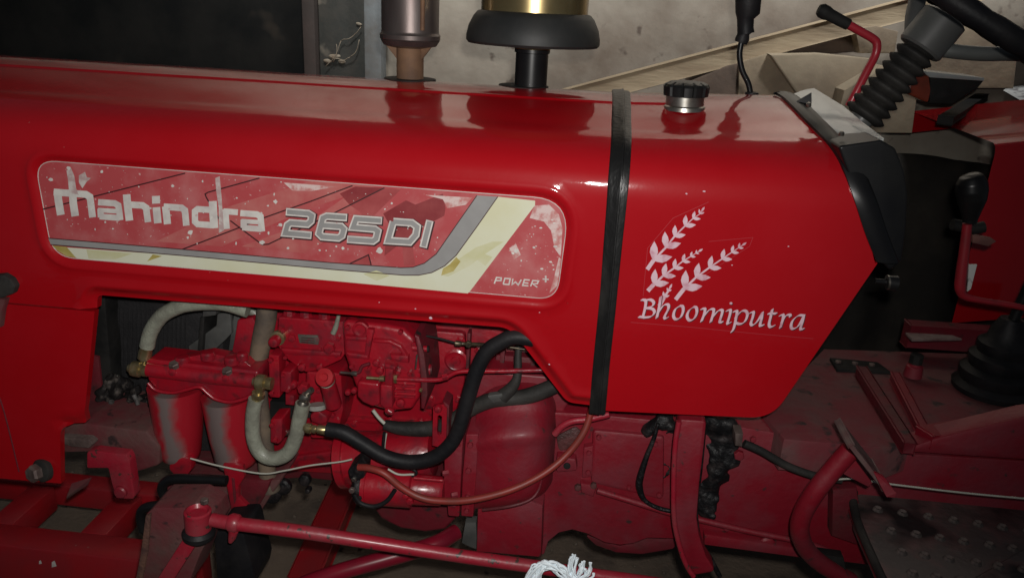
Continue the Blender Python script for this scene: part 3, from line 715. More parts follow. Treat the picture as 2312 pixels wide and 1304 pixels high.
# broad-nib pen letters
def nib(path, wd=27, ang=-.62):
    n = Vector((math.cos(ang), math.sin(ang)))*wd/2; t = Vector((-n.y, n.x)).normalized()*2.4
    pts = smoothpath([Vector((x, y, 0)) for x, y in path], 5); pts = [Vector((p.x, p.y)) for p in pts]; out = []
    for a, b in zip(pts, pts[1:]):
        ps = [a+n+t, a-n+t, a-n-t, a+n-t, b+n+t, b-n+t, b-n-t, b+n-t]
        h = geometry.convex_hull_2d(ps); out.append([ps[i] for i in h])
    return out
pen = [[(188, 905), (222, 915), (215, 985), (196, 1058)], [(165, 1052), (210, 1058)], [(215, 912), (262, 905), (292, 930), (275, 965), (222, 978)], [(230, 978), (280, 985), (298, 1015), (270, 1050), (210, 1060)],
       [(352, 880), (340, 960), (318, 1062)], [(328, 1020), (375, 955), (415, 948), (418, 985), (385, 1050), (392, 1068), (412, 1060)],
       [(520, 960), (480, 985), (462, 1040), (480, 1074), (520, 1062), (545, 1010), (542, 965), (515, 958)],
       [(640, 968), (600, 995), (580, 1045), (600, 1084), (640, 1070), (664, 1018), (660, 975), (635, 966)],
       [(705, 985), (735, 985), (728, 1030), (705, 1092)], [(716, 1060), (770, 995), (808, 988), (808, 1020), (785, 1098)], [(795, 1065), (850, 1000), (885, 998), (880, 1035), (862, 1095), (885, 1100)],
       [(925, 1000), (955, 995), (950, 1040), (930, 1110), (955, 1104)],
       [(985, 1008), (1012, 1005), (1005, 1060), (985, 1150), (966, 1184)], [(1000, 1060), (1050, 1005), (1090, 1005), (1102, 1040), (1080, 1095), (1040, 1116), (1000, 1105)],
       [(1125, 1020), (1155, 1012), (1148, 1060), (1132, 1110), (1150, 1126), (1190, 1090), (1228, 1025)], [(1232, 1015), (1225, 1070), (1212, 1128), (1240, 1126)],
       [(1318, 990), (1305, 1050), (1290, 1115), (1302, 1142), (1335, 1130)], [(1285, 1025), (1352, 1025)],
       [(1385, 1042), (1412, 1036), (1408, 1080), (1388, 1148)], [(1400, 1100), (1432, 1045), (1470, 1035), (1474, 1052)],
       [(1590, 1042), (1545, 1042), (1495, 1085), (1480, 1138), (1500, 1158), (1545, 1130), (1588, 1050)], [(1592, 1040), (1580, 1095), (1562, 1158), (1588, 1158)]]
pol = [];
for l in pen: pol += nib(l)
pol.append([(960+13*math.cos(a), 937+11*math.sin(a)) for a in [k*.7 for k in range(9)]])
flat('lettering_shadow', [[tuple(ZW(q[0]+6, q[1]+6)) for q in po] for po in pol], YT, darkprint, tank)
flat('lettering', [[tuple(ZW(q[0], q[1])) for q in po] for po in pol], YT-.0005, pinkprint, tank)

for x, y, r_ in ((972, 718, 3.4), (938, 697, 1.6), (856, 682, 1.3), (1218, 705, 1.3), (1240, 822, 1.8)):
    flat('paint_chip', [blob(x, y, r_, 7, 1.3)], -.0026, pinkprint, hood)
for x, y, r_ in ((1550, 437, 1.8), (1590, 432, 2.2), (1653, 598, 1.3), (1780, 556, 1.2)):
    flat('paint_chip', [blob(x, y, r_, 7, 1.6)], -.0014, pinkprint, tank)
film = mat('sticker_film_edge', (.36, .03, .04), None, .35)
flat('film_edge', stroke([(1424, 727), (1560, 738), (1700, 752), (1836, 764)], 1.3)+stroke([(1452, 668), (1462, 560), (1520, 492), (1600, 456)], 1.1)+stroke([(1600, 545), (1700, 536), (1692, 556), (1560, 640)], 1.1), -.0009, film, tank)
# ---------------------------------------------------------------- things standing out of the bonnet
Z = Vector((0, 0, 1))
hz = lambda y: float(np.interp(y, full[:, 0], full[:, 1]))
# exhaust
p = P(926, 150, .30); ex = Vector((p.x, .30, 0)); k = mpp(p)
zt = P(926, 92, .30).z
muf = lathe('exhaust_muffler', ex+Z*zt, Z, [(0, .050*1), (.003, .0525), (.010, .0530), (.013, .0505), (.016, .0500), (.30, .0500), (.32, .035)], mufmetal, TR, 40)
lathe('exhaust_pipe', ex+Z*1.30, Z, [(0, .024), (zt-1.30+.01, .024)], rust, muf, 28)
lathe('bottom_cap', ex+Z*(zt-.012), Z, [(0, .026), (.004, .046), (.0125, .0515)], mufmetal, muf, 40)
for a in (math.radians(185), math.radians(-20), math.radians(80)):
    d = Vector((math.cos(a), math.sin(a), 0)); t = Vector((-d.y, d.x, 0))*.0016
    q = [ex+d*.0235+Z*(zt-.004), ex+d*.047+Z*(zt-.004), ex+d*.0235+Z*(zt-.032)]
    fromdata('gusset', [v+t for v in q]+[v-t for v in q], [(0, 1, 2), (5, 4, 3), (0, 3, 4, 1), (1, 4, 5, 2), (2, 5, 3, 0)], rust, muf, 0)
# seam rod on the silencer's right side
rod3('seam', [ex+Vector((.030, -.0405, zt+.02)), ex+Vector((.030, -.0405, zt+.29))], .004, rust, muf)
lathe('pipe_hole_ring', ex+Vector((0, 0, hz(.30)-.004)), Z, [(0, .046), (.0062, .046), (.0066, .043)], matte_black, hood, 36)
# air intake
p = P(1200, 150, .30); ax_ = Vector((p.x, .30, 0)); tilt = Vector((.0, 0, 1))
zt = P(1204, 104, .30).z
pre = lathe('air_precleaner', ax_+Z*(zt+.0), Z, [(0, .050), (.002, .112), (.006, .1155), (.014, .1155), (.030, .112), (.046, .104), (.054, .097), (.056, .090)], mat('grey_black_skirt', (.016, .017, .017), (.026, .026, .025), .55, 9, bump=.1, spec=.4), TR, 48)
lathe('bowl', ax_+Z*(zt+.055), Z, [(0, .0915), (.12, .0925), (.125, .085)], brass, pre, 48)
lathe('cap_dome', ax_+Z*(zt+.176), Z, [(0, .098), (.012, .100), (.03, .085), (.045, .045), (.05, .001)], plastic, pre, 48)
lathe('intake_pipe', ax_+Z*1.30, Z, [(0, .0285), (zt-1.30-.012, .0285), (zt-1.30-.011, .031), (zt-1.30-.002, .031)], plastic, pre, 32)
lathe('clamp_ring', ax_+Z*(zt-.006), Z, [(0, .0292), (.001, .0315), (.005, .0315), (.0065, .029)], zinc, pre, 32)
lathe('pipe_hole_ring', ax_+Vector((-.012, 0, hz(.30)-.004)), Z, [(0, .044), (.0062, .044), (.0066, .041)], matte_black, hood, 36)
# fuel cap
fx_, fs_ = on_cover(1547, 240); FY = PR(fs_)[0]; p = P(1547, 226, FY); z0 = PR(fs_, fx_, dz_t(fx_))[1]
cap = lathe('fuel_cap', Vector((p.x, FY, P(1547, 217, FY).z)), (-.02, 0, 1), [(0, .032), (.001, .0355), (.015, .0365), (.019, .034), (.0225, .027), (.024, .001)], plastic, tank, 72, notch=12, nd=.07, smooth=25)
lathe('filler_neck', Vector((p.x, FY, z0-.006)), (-.02, 0, 1), [(0, .034), (.006, .033), (.008, .0305), (P(1547, 217, FY).z-z0+.007, .0305)], steel, tank, 40)
# upright black lever with rubber grip
lev = tube('hand_lever', [(1696, 222, .30), (1690, 190, .30), (1676, 160, .30), (1670, 128, .30), (1672, 105, .30), (1680, 70, .30)], 6.5, plastic, TR)
tube('rubber_grip', [(1684, 76), (1683, 64), (1683, 42), (1688, 30), (1690, -10), (1691, -70)], [19, 18, 19, 27, 29, 28], rubber, lev, Y=.30, smooth=False, seg=20)
tube('grip_collar', [(1672, 97), (1676, 88), (1679, 76), (1681, 70)], [14, 16, 13, 17], rubber, lev, Y=.30, smooth=False, seg=18)
lathe('grommet', Vector((P(1697, 214, .30).x, .30, hz(.30)+dz_t(P(1697, 214, .30).x)-.003)), Z, [(0, .012), (.006, .011), (.007, .006)], rubber, lev, 20)
# red throttle lever with black end grip
tl = tube('throttle_lever', [(1916, 240, .34), (1935, 205, .34), (1958, 160, .345), (1976, 125, .35), (1980, 100, .35), (1972, 88, .35), (1950, 75, .35), (1905, 50, .35)], 9.5, mat('lever_red_paint', (.40, .02, .035), (.33, .02, .03), .35, 20, coat=.4), TR)
tube('rubber_grip', [(1916, 56, .35), (1900, 48, .35), (1874, 34, .35), (1866, 30, .35), (1855, 24, .35), (1848, 21, .35)], [12.5, 13, 13.5, 16, 16, 11], matte_black, tl, smooth=False, seg=18)
# steering column
c0 = P(1946, 268, .27); c1 = P(2086, 98, .27); axd = (c1-c0).normalized(); L = (c1-c0).length
col_ = lathe('steering_column', c0-axd*.08, axd, [(0, .02), (L+.1, .02)], greymetal, TR, 24)
prof = []; nr = 9
for i in range(nr):
    h0 = L*i/nr; st = L/nr; rr_ = .0345-.004*i/nr
    prof += [(h0+st*.05, rr_*.74), (h0+st*.3, rr_*.93), (h0+st*.52, rr_*1.03), (h0+st*.66, rr_*1.03), (h0+st*.85, rr_*.88)]
lathe('bellows', c0, axd, prof, rubber_dusty, col_, 36, smooth=60)
hub = lathe('hub_sleeve', c1-axd*.012, axd, [(0, .034), (.004, .037), (.058, .037), (.061, .033)], greymetal, col_, 36)
wc = c1+axd*.085
wh = thing('steering_wheel', '', '', wc); del wh['label']; del wh['category']; wh.parent = TR; wh.location = wc-WL[TR.name]
rc = P(2172, 22, .27); Rw = .205
vv = (CAM_P-rc).normalized(); wn = (axd-vv*axd.dot(vv)*.92).normalized(); side_ = Vector((0, 1, 0)); side_ = (side_-wn*side_.dot(wn)).normalized(); perp = side_.cross(wn).normalized()
if perp.x < 0: perp = -perp
bm = bmesh.new(); ring = [rc+(perp*math.cos(a)+side_*math.sin(a))*Rw for a in [2*math.pi*i/72 for i in range(72)]]
verts = []
for i, c in enumerate(ring):
    out = (c-rc).normalized(); rr_ = .0165*(1-.10*(max(0, math.cos(i*2*math.pi/4)))) ; verts.append([bm.verts.new(c+(out*math.cos(b)+wn*math.sin(b))*rr_) for b in [2*math.pi*k/12 for k in range(12)]])
for i in range(72):
    for k in range(12): bm.faces.new((verts[i][k], verts[(i+1) % 72][k], verts[(i+1) % 72][(k+1) % 12], verts[i][(k+1) % 12]))
frombm('rim', bm, rubber, wh, 60)
hc = c1+axd*.045
for q in (rc+perp*Rw, rc-perp*Rw*.35+Vector((0, Rw*.93, 0)), rc-perp*Rw*.35-Vector((0, -Rw*.93, 0))): pass
rod3('spoke', [P(2100, 108, .27), P(2150, 116, .262), P(2220, 122, .262), P(2330, 126, .262), rc+perp*Rw], .0115, greymetal, wh, 16, 4)
rod3('spoke', [P(2060, 110, .29), P(2063, 40, .31), P(2062, -20, .35), rc-perp*Rw*.6+Vector((0, Rw*.8, 0))], .0135, greymetal, wh, 16, 4)
rod3('spoke', [P(2075, 110, .27), rc-perp*.02+Vector((0, 0, .02)), rc-perp*Rw*.75-Vector((0, Rw*.66, 0))], .0001, greymetal, wh, 6, 0)

# ---------------------------------------------------------------- far mudguard, lamp
fx = P(2245, 325, .70)
fnd = []
for i in range(22):
    t = i/21; x = fx.x+.006+t*.75; z = fx.z+.02*math.sin(t*2.2)+.09*t; fnd.append((x, z))
vs = []; fs = []
for x, z in fnd:
    vs += [(x, .70, z-.42), (x, .70, z-.018), (x, .706, z-.006), (x, .718, z), (x-.03, 1.14, z+.012), (x-.03, 1.16, z), (x-.03, 1.16, z-.05)]
for i in range(21):
    for k in range(6): fs.append((i*7+k, (i+1)*7+k, (i+1)*7+k+1, i*7+k+1))
mg = fromdata('mudguard', vs, fs, paint, TR, 40)
lampb = prism('fender_lamp', [(2100, 174), (2222, 183), (2208, 200), (2150, 236), (2098, 234)], .86, .95, matte_black, TR, .004)
prism('lamp_lens', [(2064, 163), (2098, 172), (2102, 205), (2096, 233), (2048, 212)], .86, .95, bulblens, lampb, .006, rad=6)
prism('lamp_top_plate', [(2080, 160), (2222, 176), (2222, 183), (2100, 175)], .852, .955, shelfmetal, lampb, .001)
bar3('hand_rail', PZ(2134, 272, 1.305), PZ(2246, 200, 1.325), .028, .018, matte_black, mg)
q = [PZ(2254, 248, 1.29), PZ(2320, 214, 1.30), PZ(2400, 240, 1.30), PZ(2330, 280, 1.29)]
def on_guard(p):
    t = (p.x-fx.x-.006)/.75; z = fx.z+.02*math.sin(t*2.2)+.09*t; return Vector((p.x, p.y, z+.012*(p.y-.718)/.422+.002))
q = [on_guard(p) for p in q]
fromdata('paper_sticker', [q[0], q[1], q[2], q[3]], [(0, 3, 2, 1)], stickermat, mg, 0)

# ---------------------------------------------------------------- engine bay, from back to front
block = prism('engine_block', [(585, 676), (1290, 735), (1290, 960), (1085, 985), (1085, 1100), (765, 1092), (745, 1070), (600, 1060)], .20, .40, engred, TR, .006)
prism('crankcase_rib', [(770, 940), (1000, 958), (1000, 968), (770, 950)], .19, .21, engred, block, .002)
prism('crankcase_rib', [(600, 1040), (770, 1015), (772, 1026), (604, 1052)], .19, .21, engred, block, .002)
prism('side_cover', [(958, 745), (1050, 752), (1050, 905), (1030, 925), (952, 925)], .185, .21, engred, block, .005, rad=12)
prism('seam_bar', [(1055, 752), (1062, 752), (1056, 880), (1049, 880)], .178, .20, darkred, block, .001)
lathe('core_plug', P(1030, 812, .185), (0, -1, 0), [(0, .022), (.003, .022), (.005, .018), (.004, .016), (.004, .009), (.008, .008), (.008, .001)], engred, block, 28)
prism('intake_flange', [(1120, 800), (1290, 815), (1290, 860), (1110, 846)], .18, .22, darkred, block, .004)
for x in (1130, 1160, 1200): prism('fin', [(x, 790), (x+10, 791), (x+6, 850), (x-4, 849)], .17, .19, darkred, block, .001)
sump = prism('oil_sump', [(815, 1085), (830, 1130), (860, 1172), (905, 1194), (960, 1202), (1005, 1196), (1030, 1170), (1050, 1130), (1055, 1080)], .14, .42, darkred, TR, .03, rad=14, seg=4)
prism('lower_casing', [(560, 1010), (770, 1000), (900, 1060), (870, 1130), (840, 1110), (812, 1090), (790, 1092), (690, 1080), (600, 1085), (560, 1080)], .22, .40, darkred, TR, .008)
# radiator and shroud at the left of the bay
rad_ = prism('radiator', [(150, 640), (505, 660), (500, 1020), (330, 1010), (175, 975)], .20, .46, radmat, TR, .004)
prism('radiator_post', [(196, 660), (236, 664), (262, 985), (225, 980)], .16, .2, matte_black, rad_, .003)
prism('dull_red_bracket', [(198, 800), (222, 805), (236, 940), (196, 950)], .155, .18, darkred, rad_, .002)
bolt(252, 708, .198, 12, shroud, rad_, 5, round_=True)
for px_, py_ in ((243, 851), (264, 849)): bolt(px_, py_, .158, 3.5, steel, rad_, 3, round_=True)
for k in range(16):
    t = k/15; a = (268+t*150, 695+t*8); 
    bar3('core_fin', P(a[0], a[1], .197), P(a[0]-3, 880, .197), .0015, .003, radmat, rad_, 0, up=(1, 0, 0))
prism('fan_shroud', [(458, 700), (492, 690), (486, 712), (456, 716)], .12, .16, shroud, rad_, .002)
prism('shroud_arm', [(452, 716), (462, 712), (456, 798), (444, 800)], .14, .2, matte_black, rad_, .002)
fanp = prism('fan_blade', [(490, 708), (520, 706), (523, 752), (508, 768), (470, 803), (430, 800), (424, 782), (488, 735)], .15, .158, shroud, TR, .002, rad=5)
prism('fan_blade', [(527, 712), (545, 715), (532, 790), (515, 792)], .16, .167, shroud, TR, .002)
prism('fan_mount', [(462, 690), (540, 690), (536, 720), (500, 708), (470, 712)], .17, .2, matte_black, TR, .003)
prism('belt_bracket', [(536, 722), (570, 716), (580, 735), (566, 790), (562, 812), (545, 800), (522, 800), (530, 760)], .12, .135, engred, TR, .003, rad=5)
rs = random.Random(5)
bm = bmesh.new()
for i in range(130):
    t = rs.random(); x = 240+120*t+rs.uniform(-18, 18); y = 880+90*t+rs.uniform(-45, 40)
    bmesh.ops.create_icosphere(bm, subdivisions=2, radius=rs.uniform(.004, .013), matrix=Matrix.Translation(P(x, y, .15+rs.random()*.04)))
for v in bm.verts: v.co += noise.noise_vector(v.co*60)*.008+noise.noise_vector(v.co*160)*.004
gl = tag(frombm('greasy_lump', bm, mat('greasy_dirt', (.012, .010, .010), (.10, .085, .075), .75, 45, .52, .66, bump=.8, bscale=120, spec=.2), TR, 180), kind='stuff'); lump(gl, .0035)
tube('corroded_pipe', [(252, 905), (247, 940), (262, 950), (280, 975), (300, 985)], 6, mat('corroded_alloy', (.13, .125, .12), (.04, .036, .034), .5, 60), TR, Y=.14)
tube('corroded_pipe', [(302, 890), (312, 912)], 5, MATS['corroded_alloy'], TR, Y=.13)
# front support plate, dusty
prism('front_shelf', [(118, 958), (190, 955), (330, 975), (362, 1010), (360, 1050), (300, 1068), (220, 1020), (150, 1022), (118, 1010)], .06, .20, maroon, TR, .008, rad=10, wob=.002)
prism('shelf_lip', [(133, 985), (200, 990), (212, 1000), (200, 1012), (160, 1008), (135, 1000)], .045, .07, mat('dirty_grey_brown', (.12, .085, .075), (.07, .045, .04), .8, 30, bump=.6), TR, .004, rad=6, wob=.002)
brk = prism('support_bracket', [(196, 1020), (212, 1017), (285, 1026), (292, 1040), (304, 1118), (300, 1126), (262, 1124), (252, 1090), (244, 1056), (196, 1056)], .03, .05, dusty, TR, .003, rad=4); brk.data.materials[0] = worn
bolt(274, 1108, .03, 15, dusty, brk, 10, round_=True)
pb = bolt(92, 1062, .0, 20, mat('dirty_steel', (.17, .13, .115), (.09, .06, .055), .55, 40, metal=.4), TR, 26, name='panel_bolt', axis=(-.35, -1, .15))
lathe('rubber_washer', P(103, 1058, .004), (-.35, -1, .15), [(0, .021), (.010, .021), (.012, .017)], rubber_dusty, pb, 24)
fromdata('bent_plate', [P(150, 1122, .05), P(162, 1090, .06), P(208, 1076, .06), P(198, 1094, .05), P(150, 1122, .056)+Z*-.004, P(162, 1090, .066), P(208, 1076, .066), P(198, 1094, .056)], [(0, 3, 2, 1), (4, 5, 6, 7), (0, 4, 7, 3), (3, 7, 6, 2), (2, 6, 5, 1), (1, 5, 4, 0)], maroon, TR, 0)
bp = prism('buffer_rubber', [(-40, 624), (6, 620), (24, 631), (34, 648), (28, 664), (6, 672), (-40, 680)], -.012, .012, rubber_dusty, TR, .008, rad=8)
prism('buffer_arm', [(-40, 672), (12, 676), (4, 700), (-2, 740), (-40, 740)], -.012, .0, maroon, bp, .003)
rod3('panel_seam', [P(-40, 800, .0018), P(2, 905, .0018), P(24, 985, .0018), P(43, 1064, .0018)], .0013, darkred, side, 6, 3)

# fuel filter
ffY = .07
ff = prism('fuel_filter', fillet([(328, 816), (336, 811), (582, 838), (584, 850), (578, 880), (556, 898), (520, 907), (486, 900), (462, 884), (450, 873), (425, 878), (390, 886), (352, 880), (334, 858)], 8), ffY-.01, ffY+.045, engred, TR, .008, seg=3)
prism('filter_head_top', [(334, 815), (392, 812), (470, 797), (548, 812), (580, 838), (575, 846)], ffY+.006, ffY+.03, engred, ff, .012, rad=12, seg=3)
tube('head_rib', [(336, 832), (450, 846), (578, 858)], 18, engred, ff, Y=ffY-.008, seg=18)
rod3('head_rim', smoothpath([P(*q, ffY-.012) for q in ((334, 864), (352, 880), (390, 886), (425, 878), (450, 873), (468, 887), (486, 900), (520, 907), (556, 898), (576, 884))], 4), .0032, engred, ff, 10)
def bowl(px0, py0, px1, py1, r0_, r1_, m, nm):
    a = P(px0, py0, ffY+.03); b = P(px1, py1, ffY+.03); d = b-a; L = d.length; k = mpp(a)
    return lathe(nm, a, d, [(-.012, r0_*k), (L*.5, (r0_*.56+r1_*.44)*k), (L*.88, r1_*k), (L*.96, r1_*.93*k), (L, r1_*.75*k), (L+.002, r1_*.4*k)], m, ff, 40, 40)
bowl(397, 884, 409, 1032, 60, 46, worn_bowl('worn_filter_paint', -.019, .007), 'filter_bowl')
bowl(516, 906, 536, 1046, 58, 48, worn_bowl('worn_filter_paint_two', -.031, .005), 'filter_bowl')
prism('drain_lug', fillet([(382, 1034), (432, 1034), (432, 1060), (422, 1074), (396, 1076), (381, 1060)], 10), ffY-.005, ffY+.012, engred, ff, .004)
prism('mount_strap', [(502, 1046), (548, 1052), (551, 1078), (538, 1098), (539, 1122), (562, 1146), (567, 1166), (524, 1162), (512, 1100)], ffY-.015, ffY-.005, engred, ff, .002, rad=4)
prism('strap_slot', [(522, 1078), (529, 1080), (533, 1128), (528, 1138)], ffY-.0165, ffY-.012, darkred, ff, .001)
for x, y, r in ((413, 806, 17), (470, 796, 16), (524, 806, 17), (548, 797, 14)):
    p = P(x, y+13, ffY+.002); lathe('cap_bolt', p, Z, [(0, r*mpp(p)), (.010, r*mpp(p)), (.013, r*.8*mpp(p)), (.014, .001)], engred, ff, 20)
for x, y in ((394, 828), (514, 842)):
    bolt(x, y-2, ffY-.012, 12, MATS['dirty_steel'], ff, 10, axis=(0, -.3, 1), name='nut'); bolt(x-2, y+10, ffY-.016, 9, engred, ff, 10, round_=True)
# brass fittings and hoses of the filter
def banjo(px_, py_, Y, r, nm, parent):
    p = P(px_, py_, Y); k = mpp(p)*r
    o = lathe(nm, p-Vector((k*1.35, 0, 0)), (1, 0, -.05), [(0, k*.55), (k*.4, k*.7), (k*.5, k*.98), (k*.9, k*1.05), (k*1.6, k*1.05), (k*1.75, k*.75), (k*2.1, k*.85), (k*2.6, k*.85)], zinc, parent, 18, 50)
    return o
h1 = tube('fuel_hose', [(332, 782), (340, 750), (362, 716), (392, 697), (430, 686), (500, 684), (560, 700)], 17, clearhose, TR, Y=.07, seg=18)
banjo(313, 832, .065, 17, 'banjo_fitting', h1)
tube('hose_ferrule', [(324, 818), (327, 806)], 8, zinc, h1, Y=.07, smooth=False)
tube('hose_ferrule', [(326, 808), (328, 796), (331, 784), (334, 772)], [15, 15, 13, 15], zinc, h1, Y=.07, smooth=False, seg=12)
h2 = tube('fuel_hose', [(578, 900), (572, 930), (571, 975), (580, 1010), (600, 1030), (627, 1033), (652, 1019), (668, 985), (675, 950), (684, 910)], 16.5, clearhose, TR, Y=.03, seg=18)
banjo(594, 862, .03, 17, 'banjo_fitting', h2)
tube('hose_ferrule', [(588, 872), (584, 892)], [9, 9], zinc, h2, Y=.03, smooth=False)
tube('hose_ferrule', [(584, 886), (582, 894), (580, 899), (578, 910), (576, 916)], [15, 15, 11, 15, 15], zinc, h2, Y=.03, smooth=False, seg=12)
tube('hose_ferrule', [(680, 922), (684, 912), (686, 904), (688, 898), (692, 890)], [15, 15, 10, 14, 10], steel, h2, Y=.03, smooth=False, seg=12)
tube('elbow', [(690, 898), (693, 888), (705, 878)], 7, steel, h2, Y=.035)
tube('breather_hose', [(606, 640), (602, 710), (592, 765), (583, 820), (588, 900), (598, 980), (603, 1060), (612, 1105)], [22, 22, 22, 20, 17, 18, 20, 22], tanhose, TR, Y=.115, seg=18)
tube('return_hose', [(545, 686), (575, 706), (592, 730)], 12, clearhose, TR, Y=.16)

# injection pump with governor
pump = prism('injection_pump', [(628, 715), (775, 726), (778, 800), (770, 812), (720, 835), (690, 840), (650, 812), (626, 780)], .10, .20, engred, TR, .006, rad=5)
for x in (655, 692, 733):
    lathe('delivery_valve', P(x, 738, .115), Z, [(0, .013), (.012, .013), (.014, .0105), (.03, .0105), (.05, .006)], engred, pump, 8, 30)
tube('injector_pipe', [(752, 752), (758, 738), (764, 715), (770, 690)], [6.5, 6, 4.5, 4.5], clearhose, pump, Y=.095)
prism('name_plate', [(672, 755), (716, 757), (721, 766), (718, 778), (676, 774)], .0975, .101, mat('tarnished_plate', (.11, .10, .085), (.16, .06, .06), .45, 90, .5, .6, metal=.3), pump, .0005)
for k in range(3): prism('plate_line', [(680, 761+k*5), (710, 763+k*5), (710, 764.5+k*5), (680, 762.5+k*5)], .0970, .0976, darkprint, pump, 0)
bolt(622, 768, .085, 13, engred, pump, 18, round_=True, name='banjo_bolt'); lathe('zinc_ring', P(630, 760, .1), (0, -1, 0), [(0, .013), (.008, .013), (.009, .009)], zinc, pump, 20)
bolt(745, 783, .09, 13, engred, pump, 12, name='plug_bolt'); bolt(660, 762, .099, 9, engred, pump, 7); bolt(723, 786, .099, 5, engred, pump, 5); bolt(682, 828, .09, 9, engred, pump, 8, round_=True); bolt(722, 828, .09, 8, engred, pump, 6, round_=True)
prism('pump_step', [(632, 786), (770, 796), (768, 806), (640, 800)], .092, .12, engred, pump, .004)
gov = prism('governor_housing', [(770, 722), (870, 734), (910, 742), (935, 765), (948, 800), (952, 850), (946, 900), (930, 925), (882, 930), (840, 918), (815, 902), (800, 870), (776, 800)], .075, .20, engred, TR, .016, rad=14, seg=4)
lathe('gasket_boss', P(815, 742, .072), (0, -1, 0), [(-.004, .014), (.004, .014), (.005, .011), (.002, .008), (.002, .001)], engred, gov, 24)
prism('raised_face', [(778, 758), (828, 762), (828, 772), (780, 768)], .064, .08, engred, gov, .003)
prism('raised_web', [(828, 742), (844, 744), (832, 806), (822, 806)], .066, .08, engred, gov, .003)
prism('raised_face', [(780, 795), (830, 802), (832, 812), (786, 808)], .064, .08, engred, gov, .004)
prism('lower_cup', [(806, 860), (856, 866), (858, 915), (840, 918), (818, 908), (806, 895)], .055, .08, engred, gov, .010, rad=8, seg=3)
prism('lower_cup', [(858, 868), (886, 870), (886, 920), (868, 922), (858, 914)], .052, .08, engred, gov, .006, rad=5)
for y in (868, 880, 892): prism('cooling_rib', [(888, y), (936, y+3), (936, y+7), (888, y+5)], .068, .08, engred, gov, .001)
prism('raised_rib', [(842, 766), (880, 768), (905, 780), (922, 806), (914, 810), (898, 786), (878, 776), (842, 774)], .066, .08, engred, gov, .003)
prism('raised_rib', [(880, 800), (922, 803), (922, 820), (884, 816)], .064, .08, engred, gov, .004)
for x, y, r in ((850, 818, 8), (858, 836, 9), (905, 908, 10), (880, 925, 11), (786, 884, 7), (800, 880, 7)): bolt(x, y, .07, r, engred, gov, 8, round_=True)
prism('end_flange', [(935, 755), (946, 760), (958, 800), (964, 850), (966, 890), (958, 924), (950, 922), (950, 860), (944, 810)], .06, .17, darkred, gov, .003)
tube('drain_screw', [(876, 925), (884, 930)], 9, engred, gov, Y=.06)
tube('stop_pin', [(932, 784), (948, 786), (966, 787)], 7.5, engred, gov, Y=.07, smooth=False); tube('stop_pin_end', [(965, 787), (969, 787)], 7.6, matte_black, gov, Y=.07, smooth=False)
tube('shaft_stub', [(944, 832), (974, 834)], 12.5, engred, gov, Y=.085, smooth=False); tube('shaft_end', [(973, 834), (977, 834.2)], 12.6, darkred, gov, Y=.085, smooth=False)
bolt(950, 880, .058, 4, zinc, gov, 5, round_=True); tube('link_wire', [(942, 800), (938, 832)], 2, steel, gov, Y=.055, smooth=False)
rod3('throttle_link', [P(768, 840, .06), P(800, 842, .06), P(812, 838, .06), P(818, 826, .06), P(835, 820, .06)], .003, darkred, gov, 8, 3)
tube('link_rod', [(770, 840), (792, 842), (796, 842), (806, 843)], [2.5, 3, 6, 6], steel, gov, Y=.058, smooth=False, seg=10)
tube('link_rod', [(828, 852), (856, 854), (858, 854), (868, 854)], [4, 4, 7, 7], zinc, gov, Y=.05, smooth=False, seg=10)
prism('link_clevis', [(870, 822), (888, 824), (886, 870), (868, 868)], .045, .065, engred, gov, .003)
prism('link_clevis_top', [(868, 820), (894, 828), (892, 836), (868, 832)], .04, .06, engred, gov, .003)
for x, y, r_ in ((905, 748, 6), (935, 775, 6), (786, 738, 6), (842, 748, 5), (900, 840, 6), (925, 842, 5), (838, 884, 6), (872, 890, 6), (795, 826, 6), (835, 830, 5), (912, 870, 5)): bolt(x, y, .072, r_, engred, gov, 7)
for x, y, r_ in ((640, 745, 6), (668, 795, 5), (705, 797, 5), (760, 800, 5), (645, 806, 5), (765, 762, 6)): bolt(x, y, .098, r_, engred, pump, 6)
for i, x in enumerate((655, 692, 733)): tube('injector_pipe', [(x+4, 722, .115), (x+8, 708, .12), (x+20, 690, .14), (x+34, 670, .17)], 4, darkred, pump)
for x, y, r_ in ((612, 812, 6), (614, 886, 6), (640, 846, 5), (650, 880, 5), (615, 958, 6), (622, 992, 6)): bolt(x, y, .058 if y > 940 else .078, r_, engred, pump, 6)
for x, y, r_ in ((978, 770, 8), (1040, 768, 7), (972, 900, 8), (1035, 900, 7), (1080, 790, 6), (1180, 870, 6), (1075, 860, 6), (800, 955, 6), (880, 948, 6), (950, 952, 6)): bolt(x, y, .186, r_, engred, block, 7, washer=True)
tube('drain_pipe', [(780, 960, .17), (800, 975, .16), (850, 978, .16), (900, 985, .17)], 6, darkred, block)
tube('union_nut', [(1000, 851), (1012, 849)], 8, engred, TR, Y=.06, smooth=False, seg=6)
for x, y in ((720, 880), (705, 905), (752, 935), (760, 960)): bolt(x, y, .112, 6, engred, pump, 7)
